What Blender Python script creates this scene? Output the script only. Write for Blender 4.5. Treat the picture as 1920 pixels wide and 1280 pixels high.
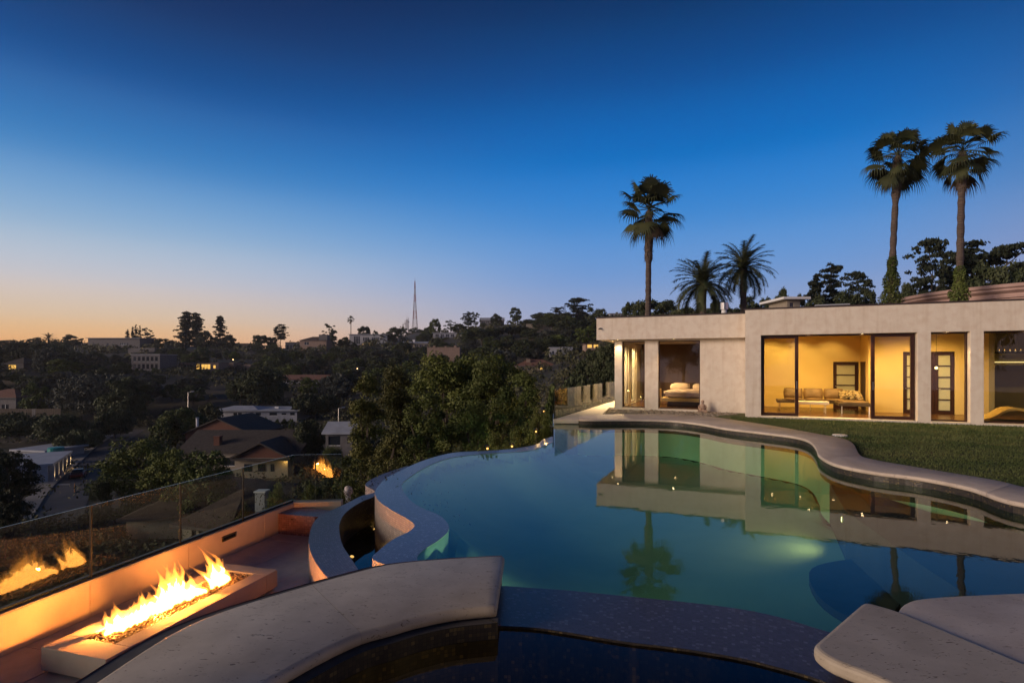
import bpy, bmesh, math, random
import numpy as np
from mathutils import Vector, Matrix, noise as mnoise
R = math.radians
scn = bpy.context.scene
for o in list(bpy.data.objects): bpy.data.objects.remove(o, do_unlink=True)
COL = scn.collection
F, CX, HY, EYE = 1025.0, 960.0, 682.0, 1.85     # focal length in photo pixels, centre column, horizon row, eye height over the pool water

# ------------------------------------------------------------------ camera
cam = bpy.data.cameras.new('camera'); camo = bpy.data.objects.new('camera', cam); COL.objects.link(camo)
camo.location = (0, 0, EYE); camo.rotation_euler = (R(90), 0, 0)
cam.sensor_width = 36; cam.lens = 36 * F / 1920; cam.shift_y = -(640 - HY) / 1920
cam.clip_start = 0.05; cam.clip_end = 60000
scn.camera = camo

# ------------------------------------------------------------------ sky, low afterglow, exposure
def lin(c):
    return tuple(((v/255.0)/12.92 if v/255.0 <= .04045 else ((v/255.0+.055)/1.055)**2.4) for v in c)
world = bpy.data.worlds.new('World'); scn.world = world; world.use_nodes = True
nt = world.node_tree; nt.nodes.clear()
def N(t, k, **kw):
    n = t.nodes.new(k)
    for a, b in kw.items(): setattr(n, a, b)
    return n
tc = N(nt, 'ShaderNodeTexCoord'); sep = N(nt, 'ShaderNodeSeparateXYZ'); nt.links.new(tc.outputs['Generated'], sep.inputs[0])
def ramp(t, stops, interp='B_SPLINE'):
    r = N(t, 'ShaderNodeValToRGB'); r.color_ramp.interpolation = interp
    e = r.color_ramp.elements
    while len(e) < len(stops): e.new(0.5)
    for i, (p, c) in enumerate(stops):
        e[i].position = p; e[i].color = (*c, 1)
    return r
glow = ramp(nt, [(0, lin((228, 150, 92))), (.03, lin((240, 178, 116))), (.065, lin((232, 198, 160))), (.12, lin((208, 203, 205))), (.19, lin((158, 186, 214))),
                 (.28, lin((84, 143, 200))), (.38, lin((32, 94, 160))), (.48, lin((10, 52, 104))), (.64, lin((3, 30, 68))), (1, lin((0, 18, 46)))], 'CARDINAL')
away = ramp(nt, [(0, lin((196, 176, 188))), (.03, lin((184, 176, 196))), (.08, lin((158, 170, 206))), (.14, lin((124, 160, 214))), (.23, lin((78, 144, 214))), (.33, lin((20, 118, 200))),
                 (.43, lin((0, 88, 164))), (.53, lin((0, 56, 112))), (.66, lin((0, 34, 74))), (1, lin((0, 18, 46)))], 'CARDINAL')
for r in (glow, away): nt.links.new(sep.outputs['Z'], r.inputs[0])
# horizontal closeness to the point where the sun went down (left of the view)
vm = N(nt, 'ShaderNodeVectorMath', operation='MULTIPLY'); vm.inputs[1].default_value = (1, 1, 0); nt.links.new(tc.outputs['Generated'], vm.inputs[0])
vn = N(nt, 'ShaderNodeVectorMath', operation='NORMALIZE'); nt.links.new(vm.outputs[0], vn.inputs[0])
vd = N(nt, 'ShaderNodeVectorMath', operation='DOT_PRODUCT'); gz = R(-62); vd.inputs[1].default_value = (math.sin(gz), math.cos(gz), 0); nt.links.new(vn.outputs[0], vd.inputs[0])
mr = N(nt, 'ShaderNodeMapRange', interpolation_type='SMOOTHSTEP'); mr.inputs[1].default_value = .30; mr.inputs[2].default_value = 1.0; nt.links.new(vd.outputs['Value'], mr.inputs[0])
mx = N(nt, 'ShaderNodeMixRGB'); nt.links.new(mr.outputs[0], mx.inputs[0]); nt.links.new(away.outputs[0], mx.inputs[1]); nt.links.new(glow.outputs[0], mx.inputs[2])
belt = ramp(nt, [(0, lin((150, 128, 140))), (.05, lin((176, 142, 156))), (.13, lin((168, 150, 172))), (.24, lin((112, 124, 158))), (.38, lin((52, 78, 118))), (.55, lin((14, 40, 76))), (1, lin((0, 18, 46)))], 'CARDINAL')
nt.links.new(sep.outputs['Z'], belt.inputs[0])
mr2 = N(nt, 'ShaderNodeMapRange', interpolation_type='SMOOTHSTEP'); mr2.inputs[1].default_value = .0; mr2.inputs[2].default_value = -.7; nt.links.new(vd.outputs['Value'], mr2.inputs[0])
mx2 = N(nt, 'ShaderNodeMixRGB'); nt.links.new(mr2.outputs[0], mx2.inputs[0]); nt.links.new(mx.outputs[0], mx2.inputs[1]); nt.links.new(belt.outputs[0], mx2.inputs[2]); mx = mx2
bg = N(nt, 'ShaderNodeBackground'); bg.inputs[1].default_value = 1.0; nt.links.new(mx.outputs[0], bg.inputs[0])
wo = N(nt, 'ShaderNodeOutputWorld'); nt.links.new(bg.outputs[0], wo.inputs[0])
sun = bpy.data.lights.new('afterglow', 'SUN'); sun.energy = 2.7; sun.angle = R(22); sun.color = (1.0, .76, .56)
suno = bpy.data.objects.new('afterglow', sun); COL.objects.link(suno)
_d = Vector((1.0, .40, -.24)).normalized(); suno.rotation_euler = _d.to_track_quat('-Z', 'Y').to_euler()
scn.view_settings.view_transform = 'Standard'; scn.view_settings.look = 'None'
scn.view_settings.exposure = 0; scn.view_settings.gamma = 1; scn.view_settings.use_curve_mapping = False
scn.cycles.use_denoising = True; scn.cycles.max_bounces = 10; scn.cycles.transparent_max_bounces = 24
scn.cycles.diffuse_bounces = 3; scn.cycles.glossy_bounces = 5; scn.cycles.sample_clamp_indirect = 4.0; scn.cycles.caustics_reflective = False; scn.cycles.caustics_refractive = False

# ------------------------------------------------------------------ helpers
def P(px, py, z=0.0):
    "where the line of sight through a photo pixel meets the level z"
    d = F * (EYE - z) / (py - HY)
    return Vector(((px - CX) / F * d, d, z))
def D(px, py, d):
    return Vector(((px - CX) / F * d, d, EYE - (py - HY) / F * d))
def rnd(a, b): return random.uniform(a, b)
def place(o, parent=None):
    COL.objects.link(o)
    if parent is not None: o.parent = parent
    return o
def thing(name, label, cat, loc=(0, 0, 0), rotz=0.0, group=None, kind=None):
    o = bpy.data.objects.new(name, None); o.empty_display_size = .2; COL.objects.link(o)
    o.location = loc; o.rotation_euler = (0, 0, rotz)
    tag(o, label, cat, group, kind); return o
def tag(o, label=None, cat=None, group=None, kind=None):
    if label: o['label'] = label
    if cat: o['category'] = cat
    if group: o['group'] = group
    if kind: o['kind'] = kind
    return o
class MB:
    "collects faces; build() links them as ONE mesh object"
    def __init__(s): s.v = []; s.f = []; s.uv = []; s.m = []
    def face(s, pts, uv=None, m=0):
        i = len(s.v); s.v += [tuple(p) for p in pts]; s.f.append(tuple(range(i, i+len(pts)))); s.uv.append(uv); s.m.append(m)
    def add(s, vs, fs, m=0, uvs=None):
        i = len(s.v); s.v += [tuple(p) for p in vs]
        for k, f in enumerate(fs):
            s.f.append(tuple(a+i for a in f)); s.uv.append(uvs[k] if uvs else None); s.m.append(m)
        return s
    def box(s, x0, x1, y0, y1, z0, z1, m=0):
        s.add([(x0,y0,z0),(x1,y0,z0),(x1,y1,z0),(x0,y1,z0),(x0,y0,z1),(x1,y0,z1),(x1,y1,z1),(x0,y1,z1)],
              [(0,3,2,1),(4,5,6,7),(0,1,5,4),(1,2,6,5),(2,3,7,6),(3,0,4,7)], m); return s
    def bar(s, a, b, w, h=None, up=(0,0,1), m=0):
        a = Vector(a); b = Vector(b); h = h or w; t = (b-a).normalized(); u = Vector(up)
        if abs(t.dot(u)) > .98: u = Vector((1,0,0))
        x = t.cross(u).normalized()*w/2; y = t.cross(x).normalized()*h/2
        vs = [p+i*x+j*y for p in (a,b) for i,j in ((-1,-1),(1,-1),(1,1),(-1,1))]
        s.add(vs, [(0,1,2,3),(7,6,5,4),(0,4,5,1),(1,5,6,2),(2,6,7,3),(3,7,4,0)], m); return s
    def tube(s, pts, rad, n=8, m=0, cap=True):
        pts = [Vector(p) for p in pts]; rad = rad if hasattr(rad, '__len__') else [rad]*len(pts)
        vs = []; fs = []; k = len(pts)
        for i, p in enumerate(pts):
            t = (pts[min(i+1,k-1)]-pts[max(i-1,0)]).normalized(); u = Vector((0,0,1)) if abs(t.z) < .9 else Vector((1,0,0))
            x = t.cross(u).normalized(); y = t.cross(x).normalized()
            vs += [p+(x*math.cos(a)+y*math.sin(a))*rad[i] for a in [2*math.pi*j/n for j in range(n)]]
        for i in range(k-1):
            for j in range(n): fs.append((i*n+j, i*n+(j+1)%n, (i+1)*n+(j+1)%n, (i+1)*n+j))
        if cap: fs.append(tuple(range(n))); fs.append(tuple(range((k-1)*n, k*n))[::-1])
        s.add(vs, fs, m); return s
    def lathe(s, prof, c=(0,0,0), n=20, m=0):
        vs = [(c[0]+r*math.cos(2*math.pi*j/n), c[1]+r*math.sin(2*math.pi*j/n), c[2]+z) for r, z in prof for j in range(n)]
        fs = [(i*n+j, i*n+(j+1)%n, (i+1)*n+(j+1)%n, (i+1)*n+j) for i in range(len(prof)-1) for j in range(n)]
        s.add(vs, fs, m); return s
    def prism(s, poly, z0, z1, m=0, bottom=True):
        n = len(poly)
        if sum(poly[i][0]*poly[(i+1)%n][1]-poly[(i+1)%n][0]*poly[i][1] for i in range(n)) < 0: poly = poly[::-1]
        vs = [(p[0],p[1],z0) for p in poly]+[(p[0],p[1],z1) for p in poly]
        fs = [tuple(range(n,2*n))]+[(i,(i+1)%n,n+(i+1)%n,n+i) for i in range(n)]
        if bottom: fs.append(tuple(range(n))[::-1])
        s.add(vs, fs, m); return s
    def build(s, name, mat, parent=None, world=False, smooth=False, bevel=0, seg=2):
        me = bpy.data.meshes.new(name)
        vs = s.v
        if world and parent is not None:
            mi = (Matrix.Translation(parent.location) @ parent.rotation_euler.to_matrix().to_4x4()).inverted()
            vs = [tuple(mi @ Vector(p)) for p in vs]
        me.from_pydata(vs, [], s.f); 
        for mm in (mat if isinstance(mat, (list, tuple)) else [mat]): me.materials.append(mm)
        if any(s.m): me.polygons.foreach_set('material_index', s.m)
        if any(u is not None for u in s.uv):
            ul = me.uv_layers.new(name='UVMap'); k = 0
            for f, u in zip(s.f, s.uv):
                for j in range(len(f)):
                    if u is not None: ul.data[k].uv = u[j]
                    k += 1
        if smooth: me.polygons.foreach_set('use_smooth', [True]*len(me.polygons))
        me.update()
        o = place(bpy.data.objects.new(name, me), parent)
        if bevel:
            b = o.modifiers.new('bevel', 'BEVEL'); b.width = bevel; b.segments = seg; b.limit_method = 'ANGLE'; b.angle_limit = R(40)
        return o
def crom(pts, k=6, closed=False):
    pts = [Vector(p[:2]) for p in pts]; n = len(pts); out = []
    for i in range(n if closed else n-1):
        g = (lambda j: pts[j % n]) if closed else (lambda j: pts[max(0, min(n-1, j))])
        a, b, c, d = g(i-1), g(i), g(i+1), g(i+2)
        for j in range(k):
            t = j/k
            out.append(.5*((2*b)+(-a+c)*t+(2*a-5*b+4*c-d)*t*t+(-a+3*b-3*c+d)*t**3))
    if not closed: out.append(pts[-1])
    return out
def resample(pts, n):
    L = [0]
    for a, b in zip(pts, pts[1:]): L.append(L[-1]+(b-a).length)
    out = []
    for i in range(n):
        s = L[-1]*i/(n-1); k = 0
        while k < len(L)-2 and L[k+1] < s: k += 1
        t = (s-L[k])/max(1e-9, L[k+1]-L[k]); out.append(pts[k].lerp(pts[k+1], min(1, t)))
    return out
def pxl(lst, z): return [P(a, b, z).xy for a, b in lst]

# ------------------------------------------------------------------ materials
def mat(name, color=(.5,.5,.5), rough=.6, metal=0, spec=None):
    m = bpy.data.materials.new(name); m.use_nodes = True
    b = m.node_tree.nodes['Principled BSDF']; b.inputs['Base Color'].default_value = (*color[:3], 1)
    b.inputs['Roughness'].default_value = rough; b.inputs['Metallic'].default_value = metal
    if spec is not None: b.inputs['Specular IOR Level'].default_value = spec
    return m, m.node_tree, b
def noisy(name, c1, c2, scale=4, rough=.7, detail=6, bump=0.0, bscale=None, coord='Object', dist=.4, stretch=None, lo=.35, hi=.65, spec=None, bdist=.02, c3=None, s3=1):
    m, t, b = mat(name, c1, rough, spec=spec)
    tc = N(t, 'ShaderNodeTexCoord'); src = tc.outputs[coord]
    if stretch:
        mp = N(t, 'ShaderNodeMapping'); mp.inputs['Scale'].default_value = stretch; t.links.new(src, mp.inputs[0]); src = mp.outputs[0]
    nz = N(t, 'ShaderNodeTexNoise'); nz.inputs['Scale'].default_value = scale; nz.inputs['Detail'].default_value = detail; nz.inputs['Distortion'].default_value = dist
    t.links.new(src, nz.inputs[0])
    r = ramp(t, [(lo, c1), (hi, c2)], 'LINEAR'); t.links.new(nz.outputs[0], r.inputs[0]); out = r.outputs[0]
    if c3:
        n3 = N(t, 'ShaderNodeTexNoise'); n3.inputs['Scale'].default_value = s3; n3.inputs['Detail'].default_value = 3; t.links.new(src, n3.inputs[0])
        r3 = ramp(t, [(.45, (0,0,0)), (.68, (1,1,1))], 'LINEAR'); t.links.new(n3.outputs[0], r3.inputs[0])
        mm = N(t, 'ShaderNodeMixRGB'); t.links.new(r3.outputs[0], mm.inputs[0]); t.links.new(out, mm.inputs[1]); mm.inputs[2].default_value = (*c3, 1); out = mm.outputs[0]
    t.links.new(out, b.inputs['Base Color'])
    if bump:
        nb = N(t, 'ShaderNodeTexNoise'); nb.inputs['Scale'].default_value = bscale or scale*6; nb.inputs['Detail'].default_value = 5; t.links.new(src, nb.inputs[0])
        bp = N(t, 'ShaderNodeBump'); bp.inputs['Strength'].default_value = bump; bp.inputs['Distance'].default_value = bdist
        t.links.new(nb.outputs[0], bp.inputs['Height']); t.links.new(bp.outputs[0], b.inputs['Normal'])
    return m
def emit(name, color, s):
    m = bpy.data.materials.new(name); m.use_nodes = True; t = m.node_tree; t.nodes.clear()
    e = N(t, 'ShaderNodeEmission'); e.inputs[0].default_value = (*color, 1); e.inputs[1].default_value = s
    o = N(t, 'ShaderNodeOutputMaterial'); t.links.new(e.outputs[0], o.inputs[0]); return m
def clear(name, tint=(.93,.97,.95), ior=1.5, rough=0.0, bump=0.0, bscale=3, boost=0.0):
    "pane or water surface: Fresnel reflection over a tinted straight-through view"
    m = bpy.data.materials.new(name); m.use_nodes = True; t = m.node_tree; t.nodes.clear()
    fr = N(t, 'ShaderNodeFresnel'); gm = N(t, 'ShaderNodeNewGeometry'); mi0 = N(t, 'ShaderNodeMapRange')
    mi0.inputs[3].default_value = ior; mi0.inputs[4].default_value = 1/ior; t.links.new(gm.outputs['Backfacing'], mi0.inputs[0]); t.links.new(mi0.outputs[0], fr.inputs[0])     # same reflectance from either side
    tr = N(t, 'ShaderNodeBsdfTransparent'); tr.inputs[0].default_value = (*tint, 1)
    gl = N(t, 'ShaderNodeBsdfGlossy'); gl.inputs['Roughness'].default_value = rough
    mi = N(t, 'ShaderNodeMixShader'); t.links.new(fr.outputs[0], mi.inputs[0]); t.links.new(tr.outputs[0], mi.inputs[1]); t.links.new(gl.outputs[0], mi.inputs[2])
    o = N(t, 'ShaderNodeOutputMaterial'); t.links.new(mi.outputs[0], o.inputs[0])
    if boost:
        ad = N(t, 'ShaderNodeMath', operation='ADD'); ad.inputs[1].default_value = boost; ad.use_clamp = True
        t.links.new(fr.outputs[0], ad.inputs[0]); t.links.new(ad.outputs[0], mi.inputs[0])
    if bump:
        tc = N(t, 'ShaderNodeTexCoord'); nz = N(t, 'ShaderNodeTexNoise'); nz.inputs['Scale'].default_value = bscale; nz.inputs['Detail'].default_value = 3
        t.links.new(tc.outputs['Object'], nz.inputs[0]); bp = N(t, 'ShaderNodeBump'); bp.inputs['Strength'].default_value = bump; bp.inputs['Distance'].default_value = .02
        t.links.new(nz.outputs[0], bp.inputs['Height']); t.links.new(bp.outputs[0], gl.inputs['Normal']); t.links.new(bp.outputs[0], fr.inputs['Normal'])
    return m
def mosaic(name, ca, cb, cc, tile=.026, rough=.22, grout=(.05,.045,.05), coat=0.0):
    "small glazed tiles laid along the UV lines of a curb or wall; uv is in metres"
    m, t, b = mat(name, ca, rough)
    uv = N(t, 'ShaderNodeUVMap'); mp = N(t, 'ShaderNodeMapping'); mp.inputs['Scale'].default_value = (1/tile, 1/tile, 1); t.links.new(uv.outputs[0], mp.inputs[0])
    br = N(t, 'ShaderNodeTexBrick'); br.offset = 0; br.inputs['Scale'].default_value = 1; br.inputs['Mortar Size'].default_value = .07
    br.inputs['Brick Width'].default_value = 1; br.inputs['Row Height'].default_value = 1; br.inputs['Mortar'].default_value = (*grout, 1)
    br.inputs['Color1'].default_value = (1,1,1,1); br.inputs['Color2'].default_value = (1,1,1,1)
    t.links.new(mp.outputs[0], br.inputs[0])
    fl = N(t, 'ShaderNodeVectorMath', operation='FLOOR'); t.links.new(mp.outputs[0], fl.inputs[0])
    wn = N(t, 'ShaderNodeTexWhiteNoise', noise_dimensions='2D'); t.links.new(fl.outputs[0], wn.inputs[0])
    r = ramp(t, [(0, ca), (.45, cb), (.8, ca), (1, cc)], 'LINEAR'); t.links.new(wn.outputs[0], r.inputs[0])
    mm = N(t, 'ShaderNodeMixRGB'); t.links.new(br.outputs['Fac'], mm.inputs[0]); t.links.new(r.outputs[0], mm.inputs[1]); mm.inputs[2].default_value = (*grout, 1)
    t.links.new(mm.outputs[0], b.inputs['Base Color'])
    bp = N(t, 'ShaderNodeBump', invert=True); bp.inputs['Strength'].default_value = .5; bp.inputs['Distance'].default_value = .003
    t.links.new(br.outputs['Fac'], bp.inputs['Height']); t.links.new(bp.outputs[0], b.inputs['Normal'])
    b.inputs['Coat Weight'].default_value = coat; b.inputs['Coat Roughness'].default_value = .04
    return m
def stone(name, c1, c2, pit, rough=.6):
    "travertine: cloudy colour, short dark pits along the bedding"
    m, t, b = mat(name, c1, rough)
    tc = N(t, 'ShaderNodeTexCoord'); n1 = N(t, 'ShaderNodeTexNoise'); n1.inputs['Scale'].default_value = 3; n1.inputs['Detail'].default_value = 8; t.links.new(tc.outputs['Object'], n1.inputs[0])
    r = ramp(t, [(.35, c1), (.65, c2)], 'LINEAR'); t.links.new(n1.outputs[0], r.inputs[0])
    mp = N(t, 'ShaderNodeMapping'); mp.inputs['Rotation'].default_value = (0, 0, .5); mp.inputs['Scale'].default_value = (16, 46, 46); t.links.new(tc.outputs['Object'], mp.inputs[0])
    n2 = N(t, 'ShaderNodeTexNoise'); n2.inputs['Scale'].default_value = 1; n2.inputs['Detail'].default_value = 4; n2.inputs['Distortion'].default_value = 1.5; t.links.new(mp.outputs[0], n2.inputs[0])
    r2 = ramp(t, [(.635, (0,0,0)), (.70, (1,1,1))], 'LINEAR'); t.links.new(n2.outputs[0], r2.inputs[0])
    mm = N(t, 'ShaderNodeMixRGB'); t.links.new(r2.outputs[0], mm.inputs[0]); t.links.new(r.outputs[0], mm.inputs[1]); mm.inputs[2].default_value = (*pit, 1)
    n4 = N(t, 'ShaderNodeTexNoise'); n4.inputs['Scale'].default_value = 1.1; n4.inputs['Detail'].default_value = 9; n4.inputs['Roughness'].default_value = .7; t.links.new(tc.outputs['Object'], n4.inputs[0])
    r4 = ramp(t, [(.30, (.74,.72,.70)), (.62, (1,1,1))], 'LINEAR'); t.links.new(n4.outputs[0], r4.inputs[0])
    m4 = N(t, 'ShaderNodeMixRGB', blend_type='MULTIPLY'); m4.inputs[0].default_value = 1; t.links.new(mm.outputs[0], m4.inputs[1]); t.links.new(r4.outputs[0], m4.inputs[2]); t.links.new(m4.outputs[0], b.inputs['Base Color'])
    bp = N(t, 'ShaderNodeBump', invert=True); bp.inputs['Strength'].default_value = .7; bp.inputs['Distance'].default_value = .004
    t.links.new(r2.outputs[0], bp.inputs['Height']); t.links.new(bp.outputs[0], b.inputs['Normal'])
    return m
M = {}
M['stucco'] = noisy('stucco', (.69,.61,.51), (.74,.665,.565), 3.0, .8, 12, .35, 55, c3=(.66,.565,.465), s3=5, bdist=.006)
_m = M['stucco']; _t = _m.node_tree; _b = _t.nodes['Principled BSDF']; _src = _b.inputs['Base Color'].links[0].from_socket      # rain streaks below the roof edge
_tc = N(_t, 'ShaderNodeTexCoord'); _mp = N(_t, 'ShaderNodeMapping'); _mp.inputs['Scale'].default_value = (5, 5, .35); _t.links.new(_tc.outputs['Object'], _mp.inputs[0])
_n = N(_t, 'ShaderNodeTexNoise'); _n.inputs['Scale'].default_value = 1.4; _n.inputs['Detail'].default_value = 6; _t.links.new(_mp.outputs[0], _n.inputs[0])
_r = ramp(_t, [(.50, (1,1,1)), (.72, (.90,.87,.84))], 'LINEAR'); _t.links.new(_n.outputs[0], _r.inputs[0])
_x = N(_t, 'ShaderNodeMixRGB', blend_type='MULTIPLY'); _x.inputs[0].default_value = 1; _t.links.new(_src, _x.inputs[1]); _t.links.new(_r.outputs[0], _x.inputs[2]); _t.links.new(_x.outputs[0], _b.inputs['Base Color'])
M['plaster'] = noisy('plaster', (.74,.66,.52), (.80,.72,.58), 1.0, .8)
M['ceiling_white'] = noisy('ceiling_white', (.7,.66,.6), (.75,.71,.64), 1.0, .8)
M['pink_plaster'] = noisy('pink_plaster', (.44,.35,.30), (.52,.42,.36), 3, .75, 6, .15, 60)
M['parapet_cap'] = noisy('parapet_cap', (.20,.20,.21), (.26,.26,.27), 6, .6)
M['travertine'] = stone('travertine', (.53,.45,.35), (.63,.54,.43), (.20,.15,.11))
M['coping'] = stone('coping', (.60,.50,.42), (.70,.60,.51), (.34,.26,.20))
M['floor_tile'] = noisy('floor_tile', (.38,.335,.33), (.46,.405,.395), 7, .42, 8, .1, 80)
M['grout'] = noisy('grout', (.09,.08,.08), (.12,.11,.1), 9, .9)
M['concrete'] = noisy('concrete', (.50,.46,.41), (.58,.53,.47), 2.5, .7, 6, .1, 50)
M['mos_blue'] = mosaic('mosaic_blue', (.042,.030,.046), (.070,.052,.076), (.15,.13,.16), .026, .40, coat=.08)
M['mos_weir'] = mosaic('mosaic_weir', (.10,.075,.12), (.14,.105,.16), (.26,.22,.27), .026, .30, coat=.25)
M['mos_curb'] = mosaic('mosaic_curb', (.10,.082,.14), (.15,.12,.19), (.24,.20,.26), .024, .35)
M['mos_firelit'] = mosaic('mosaic_firelit', (.13,.05,.06), (.20,.08,.085), (.32,.15,.15), .03, .28, (.20,.15,.15))  # red cast of the firelight is put into the tile colours
M['mos_wall'] = mosaic('mosaic_wall', (.34,.26,.25), (.46,.36,.33), (.56,.46,.42), .026, .35, (.16,.12,.12))
M['mos_dark'] = mosaic('mosaic_dark', (.022,.018,.020), (.050,.038,.028), (.15,.11,.05), .026, .45, (.012,.012,.014))
M['pool_floor'] = noisy('pool_plaster', (.50,.64,.50), (.56,.70,.55), 1.2, .8)
M['water'] = clear('pool_water', (.50,.74,.55), 1.33, 0.012, .04, 3.5)
M['spa_water'] = clear('spa_water', (.27,.27,.26), 1.33, 0.01, .03, 2)
M['glass'] = clear('rail_glass', (.78,.83,.79), 1.55)
M['window'] = clear('window_glass', (.93,.94,.90), 1.5)
M['glass_edge'] = mat('glass_edge', (.30,.32,.27), .2)[0]
M['wood'] = noisy('dark_wood', (.026,.009,.006), (.050,.017,.010), 3, .35, 6, stretch=(1,1,12))
M['wood_floor'] = noisy('wood_floor', (.10,.045,.02), (.15,.07,.035), 4, .25, 6, stretch=(1,14,1))
M['metal'] = mat('brushed_metal', (.55,.53,.5), .3, 1)[0]
M['dark_metal'] = mat('dark_metal', (.03,.03,.032), .4, .8)[0]
M['brass'] = mat('bronze', (.28,.20,.10), .35, 1)[0]
M['white'] = mat('white_paint', (.75,.74,.72), .5)[0]
M['roof_edge'] = mat('roof_edge', (.045,.03,.03), .6)[0]
M['grass'] = noisy('lawn', (.040,.062,.013), (.082,.102,.026), .7, .9, 8, .8, 90, c3=(.10,.085,.03), s3=.9)
M['blade'] = noisy('grass_blade', (.048,.078,.014), (.115,.135,.038), .9, .7, 3)
M['soil'] = noisy('hill_soil', (.034,.030,.016), (.070,.050,.034), .05, .95, 10, .5, .6, c3=(.020,.026,.011), s3=.05, bdist=.6)
M['asphalt'] = noisy('asphalt', (.045,.042,.045), (.06,.056,.06), .5, .85)
M['sidewalk'] = noisy('sidewalk', (.22,.20,.18), (.27,.25,.22), .6, .85)
M['pebble'] = noisy('pebble', (.22,.13,.07), (.38,.25,.15), 9, .45)
M['gravel'] = noisy('gravel', (.16,.13,.10), (.34,.29,.24), 5, .8)
def leafmat(name, c1, c2, scale=.6):
    m = noisy(name, c1, c2, scale, .65, 4, spec=.25); t = m.node_tree; b = t.nodes['Principled BSDF']
    oi = N(t, 'ShaderNodeObjectInfo'); hs = N(t, 'ShaderNodeHueSaturation'); src = b.inputs['Base Color'].links[0].from_socket
    mr = N(t, 'ShaderNodeMapRange'); mr.inputs[3].default_value = .7; mr.inputs[4].default_value = 1.35; t.links.new(oi.outputs['Random'], mr.inputs[0])
    t.links.new(src, hs.inputs['Color']); t.links.new(mr.outputs[0], hs.inputs['Value']); t.links.new(hs.outputs[0], b.inputs['Base Color'])
    return m
M['leaf_dark'] = leafmat('leaf_dark', (.036,.050,.020), (.076,.088,.038))
M['leaf_green'] = leafmat('leaf_green', (.050,.074,.014), (.105,.125,.032))
M['leaf_bright'] = leafmat('leaf_bright', (.075,.105,.018), (.15,.165,.040))
M['leaf_grey'] = leafmat('leaf_grey', (.045,.055,.045), (.085,.09,.07))
M['leaf_near'] = leafmat('leaf_near', (.050,.062,.012), (.115,.110,.030), .9)
M['needle'] = leafmat('needle', (.015,.022,.012), (.030,.038,.018))
M['palm_leaf'] = leafmat('palm_leaf', (.030,.042,.018), (.070,.075,.030), 1.2)
M['palm_dead'] = leafmat('palm_dead', (.08,.055,.032), (.14,.10,.06), 1.2)
M['scrub'] = leafmat('scrub', (.052,.060,.026), (.105,.098,.048), .08)
M['bark'] = noisy('bark', (.055,.042,.032), (.11,.085,.065), 5, .9, 6, .6, 20)
M['palm_bark'] = noisy('palm_bark', (.06,.045,.038), (.13,.095,.075), 4, .9, 6, .8, 10, stretch=(1,1,5))
M['roof_shingle'] = noisy('roof_shingle', (.034,.028,.025), (.058,.048,.043), 2.5, .9, 6, .5, 12)
M['roof_tile'] = noisy('roof_tile', (.16,.075,.05), (.24,.12,.08), 2.5, .9, 6, .5, 12)
M['roof_dark'] = noisy('roof_dark', (.07,.045,.035), (.10,.068,.052), 2.5, .9, 6, .5, 12)
M['roof_white'] = noisy('roof_white', (.30,.32,.36), (.38,.40,.45), .6, .7, 6)
M['brickwood'] = noisy('red_siding', (.085,.030,.020), (.13,.048,.030), 4, .85, 5, stretch=(6,6,1))
M['wall_cream'] = noisy('wall_cream', (.26,.22,.17), (.32,.27,.21), 1.5, .85)
M['wall_peach'] = noisy('wall_peach', (.25,.17,.13), (.31,.22,.17), 1.5, .85)
M['wall_grey'] = noisy('wall_grey', (.12,.11,.11), (.16,.15,.15), 1.5, .85)
M['wall_white'] = noisy('wall_white', (.33,.33,.35), (.40,.40,.42), 1.5, .85)
M['pane_dark'] = mat('pane_dark', (.02,.025,.035), .08)[0]
M['pane_lit'] = emit('pane_lit', (1,.55,.12), 1.1)
M['bulb'] = emit('bulb_warm', (1,.72,.36), 24)
M['garden_bulb'] = emit('garden_bulb', (1,.50,.13), 2.6)
M['bulb_far'] = emit('bulb_far', (1,.6,.25), 6)

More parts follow.
